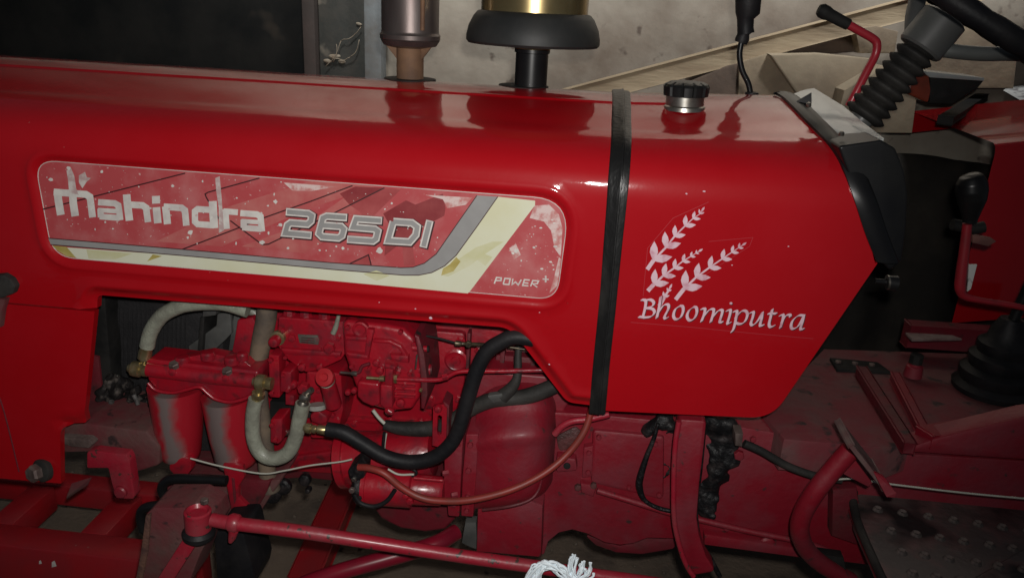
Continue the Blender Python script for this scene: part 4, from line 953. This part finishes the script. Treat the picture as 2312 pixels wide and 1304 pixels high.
# feed pump
feed = prism('feed_pump', [(690, 838), (770, 842), (775, 925), (760, 990), (700, 990), (702, 930), (690, 900)], .12, .2, engred, TR, .008, rad=8)
a = P(736, 850, .055); b = P(753, 912, .075)
lathe('primer_plunger', a, b-a, [(0, .0145), (.001, .0150), (.012, .0150), (.0125, .0120), (.014, .0135), ((b-a).length, .0150), ((b-a).length+.004, .012)], engred, feed, 28)
kn = lathe('primer_knob', P(737, 852, .046), (-.12, -1, .55), [(0, .0158), (.004, .0165), (.010, .0155), (.011, .008), (.008, .005), (.008, .001)], mat('knob_red', (.36, .014, .02), None, .35), feed, 28)
lathe('knob_seal', P(738, 856, .052), (-.12, -1, .55), [(0, .0150), (.003, .0152)], clearhose, feed, 28)
bolt(688, 873, .06, 14, engred, feed, 16, name='banjo_bolt'); bolt(664, 866, .09, 9, engred, feed, 12, round_=True)
lathe('strainer_bowl', P(716, 912, .085), (0.1, -.2, -1), [(0, .016), (.008, .016), (.010, .013)], mat('milky_plastic', (.35, .34, .31), (.25, .24, .22), .4, 40), feed, 24)
prism('strainer_cap', fillet([(698, 938), (715, 924), (738, 940), (740, 954), (722, 960), (702, 952)], 8), .08, .11, engred, feed, .006)
prism('pump_flange', [(606, 800), (630, 803), (632, 898), (608, 896)], .09, .12, engred, TR, .003, rad=4)
prism('pump_flange', [(634, 838), (658, 840), (656, 886), (632, 884)], .08, .12, engred, TR, .004, rad=5)
prism('pump_flange', [(643, 890), (664, 892), (664, 916), (643, 914)], .1, .13, engred, TR, .004)
prism('flange_plate', [(610, 946), (638, 944), (636, 995), (628, 1002), (610, 998)], .06, .1, engred, TR, .004, rad=5)
tube('steel_stub', [(636, 978), (650, 976), (662, 972)], 6, steel, TR, Y=.09)
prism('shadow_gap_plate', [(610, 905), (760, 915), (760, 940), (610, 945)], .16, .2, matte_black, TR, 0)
# black return hose with fitting
bh = tube('black_hose', [(738, 968), (775, 975), (815, 998), (870, 1030), (925, 1042), (975, 1034), (1012, 1008), (1035, 970), (1055, 905), (1075, 840), (1098, 795), (1130, 772), (1165, 760), (1230, 770)], 17, rubber, TR, Y=.012, seg=18)
banjo(700, 966, .012, 11, 'banjo_fitting', bh)
tube('hose_ferrule', [(702, 966), (716, 968), (718, 968), (734, 970), (736, 969), (744, 970)], [7, 7, 10, 11, 9, 9], zinc, bh, Y=.012, smooth=False, seg=12)
# harness
hs = tube('wiring_harness', [(868, 958, .10), (905, 966, .10), (950, 968, .10), (985, 964, .10), (1012, 955, .09), (1060, 924, .09), (1110, 903, .085), (1170, 898, .085), (1215, 886, .085), (1270, 862, .085)], [12, 16, 18, 18, 17, 17, 18, 18, 18, 17], rubber_dusty, TR, seg=16)
tube('harness_branch', [(1135, 895, .08), (1155, 875, .08), (1168, 850, .08), (1170, 800, .09), (1172, 770, .1)], [18, 14, 10, 8, 7], rubber_dusty, hs)
prism('harness_clip', [(1098, 893), (1136, 888), (1132, 905), (1112, 910)], .068, .08, shroud, hs, .002, rad=4)
prism('clip_strap', [(1112, 905), (1128, 905), (1132, 956), (1120, 962), (1104, 956)], .085, .095, rubber_dusty, hs, .002, rad=4)
bolt(1116, 952, .085, 6, dusty, hs, 6, round_=True)
tube('white_wire', [(842, 925), (855, 942), (868, 955)], 4, wiremat, hs, Y=.09)
tube('white_wire', [(872, 978), (868, 1010), (872, 1040), (900, 1056)], 2.3, wiremat, hs, Y=.06)
tube('white_wire', [(876, 1058), (900, 1070), (935, 1070)], 2.5, wiremat, hs, Y=.03)
tube('black_wire', [(868, 975), (866, 1020), (884, 1050), (930, 1058), (940, 1068), (925, 1076)], 3.5, rubber, hs, Y=.04)
# throttle cable
tube('throttle_cable', [(944, 755), (985, 762), (1030, 774)], 2.5, matte_black, TR, Y=.1); 
cb_ = tube('cable_adjuster', [(1028, 774), (1040, 775), (1042, 775), (1052, 775.5), (1053, 776), (1112, 778), (1114, 778), (1170, 786), (1260, 800)], [6, 6, 4, 4, 5, 4, 5, 3, 3], mat('oily_brass', (.16, .13, .08), (.05, .04, .03), .4, 60, metal=.6), TR, Y=.09, smooth=False, seg=10)
bolt(1058, 776, .085, 8, MATS['oily_brass'], cb_, 6)
# red fuel line
fl = tube('fuel_line', [(890, 855), (930, 856), (985, 857), (1008, 851), (1030, 840), (1060, 837), (1130, 837), (1260, 834)], 5.5, engred, TR, Y=.06)
tube('line_nut', [(886, 854), (897, 855)], 10, zinc, fl, Y=.06, smooth=False, seg=6)
# slotted adjuster bracket
sb = bmesh.new()
def ringprism(name, outer, inner, Y0, Y1, m, parent):
    n = len(outer); assert n == len(inner); vs = []
    for Y in (Y0, Y1):
        for o_ in (outer, inner):
            for q in o_: p = P(q[0], q[1], Y0); vs.append((p.x, Y, p.z))
    fs = []
    for i in range(n):
        j = (i+1) % n
        fs += [(i, j, n+j, n+i), (2*n+i, 3*n+i, 3*n+j, 2*n+j), (i, 2*n+i, 2*n+j, j), (n+i, n+j, 3*n+j, 3*n+i)]
    me = bpy.data.meshes.new(name); me.from_pydata(vs, [], fs); bm = bmesh.new(); bm.from_mesh(me); return frombm(name, bm, m, parent, 30)
sbk = ringprism('slotted_bracket', [(978, 918), (1000, 912), (1009, 922), (1007, 1005), (990, 1008), (976, 1005)], [(988, 938), (993, 936), (998, 940), (997, 978), (992, 982), (987, 978)], .045, .055, engred, TR)
bolt(990, 920, .043, 9, engred, sbk, 12, round_=True)
prism('bracket_edge', [(1000, 905), (1014, 915), (1012, 1000), (1007, 1003), (1008, 922)], .05, .09, darkred, sbk, .001)
# starter motor and its switch
def cyl(nm, a, b, r, m, parent, Y, prof=None, seg=36, Yb=None):
    p, q = P(*a, Y), P(*b, Y if Yb is None else Yb); k = mpp(p); L = (q-p).length
    pr = prof or [(0, .93), (.03, 1), (.97, 1), (1, .93)]
    return lathe(nm, p, q-p, [(h*L, r_*r*k) for h, r_ in pr], m, parent, seg, 40)
gen = cyl('starter_motor', (768, 1036), (985, 1022), 58, engred, TR, .115, [(0, .9), (.02, 1.12), (.10, 1.12), (.105, 1.0), (.55, 1.0), (.555, .96), (.9, .96), (.97, .85), (1, .5)])
sol = cyl('starter_solenoid', (822, 1094), (1003, 1108), 44, engred, TR, .045, [(0, .95), (.01, 1.03), (.06, 1.03), (.065, .97), (.60, .97), (.62, .80), (.96, .74), (1, .6)])
cyl('end_cap', (800, 1092), (824, 1094), 44, grease, sol, .045, [(0, .5), (.2, .85), (.5, 1.0), (1, 1.0)])
tube('terminal_wire', [(800, 1115), (815, 1135), (845, 1142), (873, 1130), (892, 1105)], 5, rubber, sol, Y=.0)
bolt(800, 1080, .01, 6, steel, sol, 6); bolt(795, 1105, .01, 7, MATS['dirty_steel'], sol, 6); bolt(812, 1122, .01, 6, matte_black, sol, 6)
prism('dust_boot', fillet([(784, 1062), (806, 1044), (824, 1058), (822, 1080), (800, 1088), (788, 1080)], 8), .01, .05, grease, sol, .006)
bolt(926, 1128, .01, 9, engred, sol, 9); bolt(916, 1120, .015, 8, engred, sol, 6, round_=True)
tube('through_bolt', [(935, 1078), (1000, 1084)], 4, engred, sol, Y=.02)
tube('through_bolt', [(1000, 1130), (1030, 1138)], 8, dusty, sol, Y=.05)
sc_ = tube('starter_cable', [(810, 1054, .0), (835, 1056, -.005), (868, 1068, -.01), (905, 1098, -.01), (950, 1122, -.01), (1000, 1130, -.01), (1065, 1127, -.01), (1150, 1106, .0), (1225, 1070, .02), (1280, 1025, .04), (1318, 975, .05), (1336, 925, .06)], 8, orangered, TR)
tube('battery_wire', [(430, 1034), (500, 1052), (590, 1068), (640, 1062), (700, 1050), (765, 1042), (795, 1036)], 2, wiremat, TR, Y=.04)
# clutch housing
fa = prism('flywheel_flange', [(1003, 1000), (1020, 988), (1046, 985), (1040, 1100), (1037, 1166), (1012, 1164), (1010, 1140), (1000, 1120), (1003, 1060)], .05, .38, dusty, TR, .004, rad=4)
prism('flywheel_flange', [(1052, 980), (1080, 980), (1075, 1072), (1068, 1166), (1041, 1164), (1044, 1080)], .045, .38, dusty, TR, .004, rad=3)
for x, y, r_ in ((1062, 1002, 7), (1058, 1060, 7), (1056, 1120, 7), (1054, 1150, 6)): bolt(x, y, .044, r_, dusty, fa, 8)
for x, y in ((1036, 1000), (1010, 1066), (1030, 1115)): bolt(x, y, .05, 7, dusty, fa, 12, axis=(-1, -.5, 0))
# bell: cross-sections along x, blended
bell_secs = [(1066, 905, 1152, .052), (1100, 892, 1152, .040), (1160, 886, 1148, .034), (1208, 888, 1132, .042), (1238, 896, 1110, .066), (1254, 912, 1080, .11)]
vs = []; fs = []; nv = 34
for px_, ya, yb2, Yn in bell_secs:
    zc0 = P(px_, ya, Yn+.05).z; zc1 = P(px_, yb2, Yn+.05).z; x = P(px_, (ya+yb2)/2, Yn).x; cz = (zc0+zc1)/2; rz = (zc0-zc1)/2
    for k in range(nv+1):
        a = math.pi*k/nv; c_ = math.cos(a); s_ = math.sin(a)
        vs.append((x, .27-(.27-Yn)*(abs(s_)**.34)-.009*math.exp(-((a-1.2)/.16)**2)+.010*math.exp(-((a-.85)/.22)**2), cz+rz*(abs(c_)**.62)*(1 if c_ > 0 else -1)))
for i in range(len(bell_secs)-1):
    for k in range(nv): fs.append((i*(nv+1)+k, i*(nv+1)+k+1, (i+1)*(nv+1)+k+1, (i+1)*(nv+1)+k))
me = bpy.data.meshes.new('clutch_housing'); me.from_pydata(vs, [], fs); bm = bmesh.new(); bm.from_mesh(me); bmesh.ops.subdivide_edges(bm, edges=bm.edges[:], cuts=2, use_grid_fill=True, smooth=.6)
bellh = frombm('clutch_housing', bm, dusty, TR, 60)
prism('housing_shoulder', [(1070, 860), (1105, 838), (1240, 850), (1290, 900), (1260, 950), (1140, 930), (1085, 980), (1060, 985)], .13, .3, dusty, TR, .02, rad=14, seg=3)
prism('lower_skirt', [(1078, 1148), (1140, 1146), (1190, 1128), (1226, 1140), (1222, 1258), (1075, 1245)], .07, .38, dusty, TR, .004)
rod3('casting_line', [P(1090, 1150, .045), P(1150, 1142, .035), P(1195, 1128, .045), P(1216, 1105, .055), P(1224, 1070, .06)], .003, darkred, bellh, 8, 4)
prism('small_bracket', [(1050, 1180), (1075, 1178), (1078, 1240), (1062, 1235), (1042, 1225)], .1, .12, shroud, TR, .002)

# ---------------------------------------------------------------- gearbox and rear of the tractor
gpoly = [(1210, 1100), (1238, 930), (1340, 935), (1500, 950), (1640, 958), (1780, 982), (1900, 1000), (1990, 1020), (2400, 1045), (2400, 1330), (1860, 1262), (1720, 1242), (1590, 1226), (1540, 1216), (1462, 1214), (1430, 1226), (1400, 1230), (1365, 1224), (1325, 1204), (1292, 1195), (1262, 1202), (1238, 1222), (1228, 1252), (1218, 1250)]
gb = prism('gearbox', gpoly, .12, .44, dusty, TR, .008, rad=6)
for x, y, r_ in ((1330, 1020, 6), (1328, 1064, 6), (1352, 985, 6), (1480, 1000, 6), (1488, 1115, 6), (1420, 1098, 5), (1640, 1190, 7), (1700, 990, 7), (1770, 1005, 7), (1850, 1020, 7)): bolt(x, y, .105, r_, dusty, gb, 7)
prism('casting_face', [(1338, 970), (1500, 985), (1498, 1130), (1440, 1115), (1334, 1090)], .112, .13, dusty, gb, .006, rad=10)
prism('joint_flange', [(1318, 1010), (1340, 1006), (1336, 1075), (1314, 1078)], .105, .13, dusty, gb, .003, rad=3)
prism('boss', fillet([(1256, 1030), (1300, 1036), (1304, 1062), (1256, 1066)], 6), .10, .13, dusty, gb, .005)
bolt(1280, 1051, .099, 8, matte_black, gb, 2, round_=True)
prism('oily_patch', fillet([(1255, 985), (1300, 962), (1318, 980), (1296, 1010), (1262, 1020)], 10), .116, .125, mat('dirty_oil_stain', (.05, .022, .02), (.12, .04, .04), .5, 40, bump=.6), gb, .003)
tube('red_pipe', [(1252, 980), (1268, 962), (1292, 950), (1330, 945), (1376, 934)], 8, worn, TR, Y=.06)
for x, y in ((1305, 1098), (1340, 1094)): bolt(x, y, .11, 8, MATS['dirty_oil_stain'], gb, 7)
prism('lug', [(1310, 1090), (1348, 1096), (1340, 1122), (1312, 1112)], .105, .13, dusty, gb, .004)
tube('brake_rod', [(1348, 1106), (1420, 1128), (1510, 1156), (1580, 1172), (1700, 1200), (1810, 1222), (1900, 1252)], 7, dusty, gb, Y=.10)
bolt(1730, 1225, .115, 20, dusty, gb, 14, round_=True)
prism('bottom_rail', [(1590, 1205), (1830, 1242), (1830, 1262), (1590, 1230)], .10, .14, dusty, gb, .004)
prism('drain_pan', [(1318, 1205), (1400, 1232), (1466, 1212), (1540, 1212), (1520, 1238), (1450, 1250), (1390, 1246), (1345, 1230)], .16, .36, darkred, gb, .01, rad=8)
# top plate of the gearbox and platform details
def topplate(nm, pts, Zt, th, m, parent, bev=.004):
    q = [PZ(x, y, Zt) for x, y in pts]; bm = bmesh.new(); a = [bm.verts.new(v) for v in q]; b = [bm.verts.new(v-Z*th) for v in q]; n = len(a)
    f = bm.faces.new(a); bm.faces.new(b[::-1])
    for i in range(n): bm.faces.new((a[i], b[i], b[(i+1) % n], a[(i+1) % n]))
    bmesh.ops.recalc_face_normals(bm, faces=bm.faces)
    if bev: bmesh.ops.bevel(bm, geom=list(f.edges), offset=bev, segments=2, profile=.5, affect='EDGES')
    return frombm(nm, bm, m, parent, 35)
top_ = topplate('gearbox_top', [(1860, 786), (2460, 806), (2460, 1000), (2080, 985), (2010, 1010), (1770, 990), (1720, 930)], .85, .06, mat('dusty_brown_red', (.16, .022, .03), (.13, .05, .05), .75, 14, bump=.5, c3=(.035, .02, .02), s3=30, lo3=.6, hi3=.7), TR)
topplate('dark_slot', [(1874, 806), (1982, 816), (2012, 838), (1890, 832)], .857, .012, matte_black, top_, .002)
for x in (1892, 1930, 1968): 
    p = PZ(x, 818+(x-1892)*.09, .857); lathe('slot_bolt', p, Z, [(0, .006), (.004, .006), (.005, .003)], MATS['dirty_steel'], top_, 8)
bar3('rib', PZ(1944, 838, .86), PZ(2052, 1010, .86), .018, .02, darkred, top_)
bar3('rib', PZ(2020, 850, .86), PZ(2085, 975, .86), .014, .016, dusty, top_)
bar3('rear_flange', PZ(2085, 985, .862), PZ(2420, 930, .862), .03, .022, dusty, top_)
prism('cross_member', [(2050, 1012), (2110, 990), (2320, 940), (2400, 930), (2400, 1060), (2330, 1040), (2060, 1022)], .10, .14, dusty, TR, .006)
pl = lathe('oil_filler', PZ(2060, 848, .855), Z, [(0, .018), (.022, .016), (.024, .012), (.03, .012)], dusty, TR, 18)
lathe('filler_plug', PZ(2060, 848, .855)+Z*.028, Z, [(0, .013), (.018, .013), (.02, .010)], matte_black, pl, 8)
bar3('edge_angle', PZ(2045, 752, .90), PZ(2440, 780, .90), .03, .05, darkred, TR)
topplate('angle_face', [(2044, 750), (2150, 756), (2172, 764), (2060, 766)], .93, .004, mat('worn_grey_metal_edge', (.2, .15, .14), (.12, .06, .06), .6, 20), TR, 0)
# boots of the gear levers
p = PZ(2240, 880, .855); boot = lathe('gear_boot', p, Z, [(0, .072), (.010, .074), (.02, .062), (.03, .066), (.042, .066), (.05, .052), (.06, .056), (.072, .056), (.08, .044), (.09, .047), (.10, .047), (.11, .034), (.13, .03), (.15, .02)], rubber, TR, 40, 50)
rod3('boot_lever', [p+Z*.13, p+Vector((.03, .0, .3)), p+Vector((.1, .02, .5))], .010, plastic, boot, 12, 4)
# hand lever with black knob
hl = tube('gear_lever', [(2184, 505, .28), (2178, 560, .28), (2170, 620, .28), (2168, 650, .28), (2178, 668, .28), (2215, 678, .28), (2290, 690, .28), (2400, 715, .28)], [10, 11, 12, 12, 9, 7, 7, 7], mat('lever_dark_red', (.28, .012, .02), (.2, .015, .02), .4, 20, coat=.2), TR)
tube('lever_knob', [(2192, 392), (2193, 398), (2194, 412), (2194, 430), (2194, 450), (2192, 475), (2190, 494), (2188, 502)], [10, 24, 32, 34, 31, 22, 16, 15], plastic, hl, Y=.28, seg=24)
tube('knob_ring', [(2150, 506), (2170, 510), (2195, 516), (2222, 512)], 13, matte_black, hl, Y=.30)
prism('lever_bracket', [(2196, 530), (2240, 538), (2250, 545), (2232, 556), (2196, 548)], .30, .31, mat('faded_salmon', (.17, .07, .055), (.1, .04, .035), .7, 20), hl, .001)
prism('warning_label', [(2188, 597), (2206, 597), (2192, 652), (2184, 658)], .285, .288, stickermat, hl, 0)
# clip under the dash
kp = tube('choke_knob', [(1975, 634), (2000, 636), (2004, 637), (2024, 640)], [6, 6, 16, 18], plastic, TR, Y=.04, smooth=False, seg=16)
tube('knob_ring', [(2002, 637), (2006, 637)], 17, steel, kp, Y=.04, smooth=False)
# pedal side leg bracket
lg = prism('stay_bracket', [(1534, 946), (1596, 950), (1590, 1010), (1580, 1090), (1574, 1170), (1580, 1210), (1596, 1256), (1618, 1290), (1560, 1300), (1542, 1270), (1530, 1230), (1519, 1170), (1519, 1080), (1524, 1000)], .03, .06, dusty, TR, .005, rad=10)
rod3('rolled_edge', [P(*q, .027) for q in ((1533, 950), (1525, 1000), (1521, 1080), (1522, 1170), (1534, 1230), (1550, 1275), (1566, 1300))], .0045, worn, lg, 10, 4)
rs = random.Random(9); bm = bmesh.new()
for i in range(120):
    t = rs.random(); x = 1630-40*t+rs.gauss(0, 11); y = 955+200*t+rs.uniform(-15, 15)
    if .32 < t < .6: x += rs.uniform(0, 30)
    if t < .25: x += rs.uniform(-4, 14)
    bmesh.ops.create_icosphere(bm, subdivisions=2, radius=rs.uniform(.009, .021)*(1-.3*t), matrix=Matrix.Translation(P(x, y, .118)) @ Matrix.Diagonal((1, .4, 1, 1)))
for x in range(1470, 1525, 8): bmesh.ops.create_icosphere(bm, subdivisions=2, radius=.012, matrix=Matrix.Translation(P(x, 948+rs.uniform(-8, 12), .11)))
for i in range(40): bmesh.ops.create_icosphere(bm, subdivisions=2, radius=rs.uniform(.004, .009)*(1-.012*i), matrix=Matrix.Translation(P(1514-i*.3+rs.uniform(-9, 3), 950+i*3.4, .12)) @ Matrix.Diagonal((1, .25, 1.3, 1)))
for v in bm.verts: v.co += noise.noise_vector(v.co*24)*.012+noise.noise_vector(v.co*90)*.004
lump(tag(frombm('grease_patch', bm, grease, gb, 180), kind='stuff'), .003)
tube('oily_wire', [(1486, 955), (1476, 990), (1460, 1030), (1446, 1075), (1444, 1100), (1456, 1128), (1485, 1145), (1525, 1155)], [4, 5, 6, 8, 8, 5, 5, 5], grease, TR, Y=.085)
tube('oily_wire', [(1588, 975), (1580, 1060), (1570, 1150), (1580, 1220), (1605, 1262), (1625, 1300)], 6, grease, TR, Y=.07)
bkh = tube('brake_hose', [(1680, 1000), (1720, 1018), (1780, 1052), (1850, 1076), (1900, 1082)], 9, rubber_dusty, TR, Y=.07)
prism('hose_clamp', [(1660, 978), (1678, 978), (1676, 1008), (1660, 1006)], .06, .09, MATS['dirty_steel'], bkh, .002)
bolt(1668, 1025, .11, 12, dusty, bkh, 10)
tube('cable_wire', [(1880, 1082), (1930, 1080), (1980, 1088), (2060, 1098), (2180, 1112), (2330, 1126)], 2.2, wiremat, TR, Y=.02)
# clutch pedal: bent tube and thin foot plate
pd = tube('clutch_pedal', [(1920, 1015, -.04), (1880, 1060, -.04), (1840, 1110, -.04), (1812, 1160, -.03), (1806, 1200, -.02), (1822, 1240, 0), (1860, 1275, .02), (1920, 1310, .04)], 21, dusty, TR, seg=20)
prism('gusset', [(1918, 1020), (1970, 1090), (1960, 1098), (1890, 1062)], -.042, -.036, dusty, pd, .001)
fp = [P(1905, 974, -.02), P(1975, 1066, -.10), P(1990, 1068, -.10), P(1975, 1040, .0), P(1930, 985, .03)]
a_, b_ = P(1906, 976, -.06), P(1980, 1070, -.06)
bar3('foot_plate', a_, b_, .075, .007, mat('worn_pedal_steel', (.15, .11, .10), (.11, .03, .035), .6, 20), pd, .002, up=(b_-a_).cross(((a_+b_)/2-CAM_P)).normalized()*.985+((a_+b_)/2-CAM_P).normalized()*-.12)
fromdata('plate_tip', [P(1972, 1064, -.10), P(1996, 1076, -.10), P(2024, 1112, -.11), P(2020, 1122, -.11), P(2002, 1121, -.11), P(1990, 1104, -.10)]+[v+Vector((0, .006, 0)) for v in [P(1972, 1064, -.10), P(1996, 1076, -.10), P(2024, 1112, -.11), P(2020, 1122, -.11), P(2002, 1121, -.11), P(1990, 1104, -.10)]], [(5, 4, 3, 2, 1, 0), (6, 7, 8, 9, 10, 11)]+[(i, (i+1) % 6, 6+(i+1) % 6, 6+i) for i in range(6)], dusty, pd, 0)
# foot step with punched, raised holes
ZS = .735
st = topplate('foot_step', fillet([(1935, 1098), (2330, 1130), (2460, 1160), (2460, 1420), (2040, 1400), (1985, 1290), (1930, 1170)], 18), ZS, .02, mat('oily_foot_plate', (.075, .060, .056), (.17, .075, .072), .6, 9, .46, .66, bump=.6, bscale=60, c3=(.014, .012, .012), s3=8, lo3=.5, hi3=.62), TR, .006)
rod3('step_rim', [PZ(x, y, ZS+.002) for x, y in ((2330, 1128), (2120, 1112), (1950, 1096), (1928, 1110), (1934, 1170), (1985, 1290), (2040, 1400))], .007, rubber_dusty, st, 10, 4)
bar_pts = [PZ(x, y, ZS-.014) for x, y in ((1928, 1150), (1950, 1210), (1985, 1290), (2030, 1390))]
rod3('red_underside', bar_pts, .010, dusty, st, 10, 4)
for r_ in range(4):
    for c_ in range(7):
        x = 1985+c_*56+r_*24; y = 1150+r_*48+c_*8
        if x > 2420: continue
        p = PZ(x+rs.uniform(-4, 4), y, ZS)
        lathe('punched_hole', p-Z*.001, Z, [(0, .0095), (.004, .0075), (.0055, .006), (.004, .0048), (-.0005, .0045), (-.0005, .0005)], mat('scuffed_hole_edge', (.13, .10, .092), (.05, .042, .04), .8, 60, spec=.15), st, 16, 60)
prism('step_arm', [(1845, 1250), (1905, 1258), (1912, 1290), (1860, 1280)], .03, .05, matte_black, TR, .002)
prism('step_support', [(1880, 1105), (1935, 1100), (1950, 1200), (1935, 1230), (1878, 1210)], .09, .12, darkred, TR, .004)

# ---------------------------------------------------------------- front axle, steering arm, drag link
ub = tube('spring_clamp', [(374, 1125), (366, 1104), (372, 1088), (392, 1080), (440, 1080), (512, 1083)], 11, plastic, TR, Y=.0)
tube('spring_clamp', [(324, 1196), (318, 1168), (322, 1150), (340, 1142), (380, 1141), (440, 1142)], 11, plastic, TR, Y=-.05)
prism('front_axle', [(378, 1092), (510, 1094), (560, 1110), (600, 1085), (640, 1080), (610, 1120), (572, 1180), (540, 1215), (470, 1190), (430, 1180), (372, 1130)], .10, .24, maroon, TR, .01, rad=8)
prism('axle_web', [(540, 1080), (612, 1085), (604, 1110), (570, 1165), (545, 1165)], .095, .12, darkred, TR, .006)
for x, y, r in ((640, 1095, 20), (612, 1110, 26), (690, 1080, 14), (698, 1102, 7)): bolt(x, y, .15, r, grease, TR, 14, round_=True, name='drain_plug')
ka = prism('steering_knuckle', [(305, 1320), (318, 1250), (330, 1160), (345, 1146), (430, 1146), (470, 1168), (480, 1200), (452, 1250), (425, 1320)], -.09, -.02, maroon, TR, .006, rad=6)
prism('rusty_edge', [(303, 1322), (317, 1248), (328, 1164), (340, 1158), (334, 1240), (318, 1322)], -.094, -.08, mat('rust_brown', (.13, .06, .04), (.07, .03, .025), .8, 40, bump=.6), ka, .002)
prism('knuckle_rib', [(345, 1320), (420, 1205), (440, 1200), (452, 1215), (385, 1320)], -.10, -.08, worn, ka, .004)
q = P(448, 1192, -.10); 
lathe('pivot_boss', q, (.05, 0, 1), [(-.02, .020), (.012, .021), (.034, .0215), (.036, .018), (.030, .014)], worn, ka, 28)
lathe('rubber_ring', q-Z*.006, (.05, 0, 1), [(-.014, .020), (-.008, .0255), (.0, .0265), (.006, .022)], rubber, ka, 28)
bolt(462, 1132, -.10, 9, MATS['dirty_steel'], ka, 8, axis=(0, 0, 1))
prism('tyre_guard', [(480, 1200), (548, 1195), (575, 1300), (570, 1330), (490, 1330)], -.02, .06, rubber, TR, .02, rad=12)
dl = tube('drag_link', [(478, 1172, -.10), (500, 1176, -.10), (540, 1182, -.10), (700, 1202, -.09), (1000, 1248, -.06), (1250, 1284, -.04), (1520, 1322, -.02)], 15.5, worn, TR, seg=20)
tube('link_collar', [(516, 1177), (522, 1178), (536, 1181), (541, 1182)], [17, 21, 21, 17], worn, dl, Y=-.10, smooth=False, seg=20)
tube('link_pin', [(528, 1196), (524, 1212), (520, 1222)], [11, 9, 5], worn, dl, Y=-.105, smooth=False)
tube('tie_rod', [(640, 1335, .02), (760, 1292, .04), (880, 1258, .07), (980, 1228, .1), (1030, 1200, .14)], 19, mat('shiny_dark_red_tube', (.22, .006, .02), (.16, .008, .02), .3, 12, coat=.4), TR, seg=20)

# ---------------------------------------------------------------- red implement frame on the floor under the tractor
FZ = .30
fr = thing('implement_frame', 'red welded steel ladder frame lying under the front of the tractor', 'frame', (-1.0, .4, 0))
a = PZ(-160, 1192, FZ); b = PZ(420, 1250, FZ); yy = PZ(120, 1212, FZ).y
frm = mat('frame_red_paint', (.34, .006, .012), (.27, .012, .018), .45, 9, coat=.3, coat_rough=.2, c3=(.3, .15, .13), s3=60, lo3=.72, hi3=.75)
box3('rail', (-1.75, yy-.045, FZ-.11), (-.84, yy+.03, FZ), frm, fr, .005)
yf = PZ(80, 1090, FZ).y
box3('rail', (-1.75, yf, FZ-.06), (-.90, yf+.06, FZ), frm, fr, .004)
for px_ in ((258, 1150), (30, 1150)):
    xx = PZ(*px_, FZ).x; box3('cross_bar', (xx-.032, yy+.031, FZ-.07), (xx+.032, yf-.001, FZ-.003), frm, fr, .004)
tag(bar3('steel_bar', PZ(686, 1320, .055), PZ(788, 1085, .055), .075, .055, frm, None, .005), 'single dusty red steel bar lying on the floor under the engine', 'steel bar')
for x, y in ((-1.6, yy), (-.9, yy), (-1.6, yf+.03), (-.95, yf+.03)): box3('foot', (x-.03, y-.025, 0), (x+.03, y+.025, FZ-.05), frm, fr, .003)
for x, y, s_ in ((90, 1268, 3), (120, 1272, 5)):
    p = P(x, y, yy-.0455); fromdata('paint_chip', [p+Vector(v)*s_ for v in ((-.001, 0, -.002), (.0015, 0, -.001), (.001, 0, .002), (-.0005, 0, .001))], [(0, 1, 2, 3)], whiteprint, fr, 0)

# ---------------------------------------------------------------- white cotton tassel knotted on the drag link
bm = bmesh.new(); rs = random.Random(21); tY = -.09
def thread(pts, r): add_tube(bm, smoothpath([P(x, y, tY+rs.uniform(-.006, .006)) for x, y in pts], 5), r, 7)
for i in range(26):
    a = rs.uniform(-1, 1); thread([(1190+rs.uniform(-12, 30), 1318), (1212+rs.uniform(-15, 15), 1282+rs.uniform(-10, 14)), (1240+rs.uniform(-10, 14), 1268+rs.uniform(-4, 16)), (1268+rs.uniform(-12, 12), 1284+rs.uniform(-6, 14)), (1300+rs.uniform(-20, 25), 1318)], rs.uniform(.0012, .0026))
for x, y in ((1296, 1250), (1290, 1258), (1302, 1256), (1318, 1268), (1312, 1272), (1334, 1266), (1330, 1280), (1340, 1290), (1325, 1285)):
    for _ in range(3): thread([(1290+rs.uniform(-14, 26), 1316), (x-4+rs.uniform(-4, 4), (y+1316)/2), (x+rs.uniform(-4, 4), y+rs.uniform(-3, 4))], rs.uniform(.0012, .0024))
tas = frombm('cotton_tassel', bm, whitecloth, None, 60)
tag(tas, 'white frayed cotton tassel tied round the red drag link at the bottom edge', 'tassel')
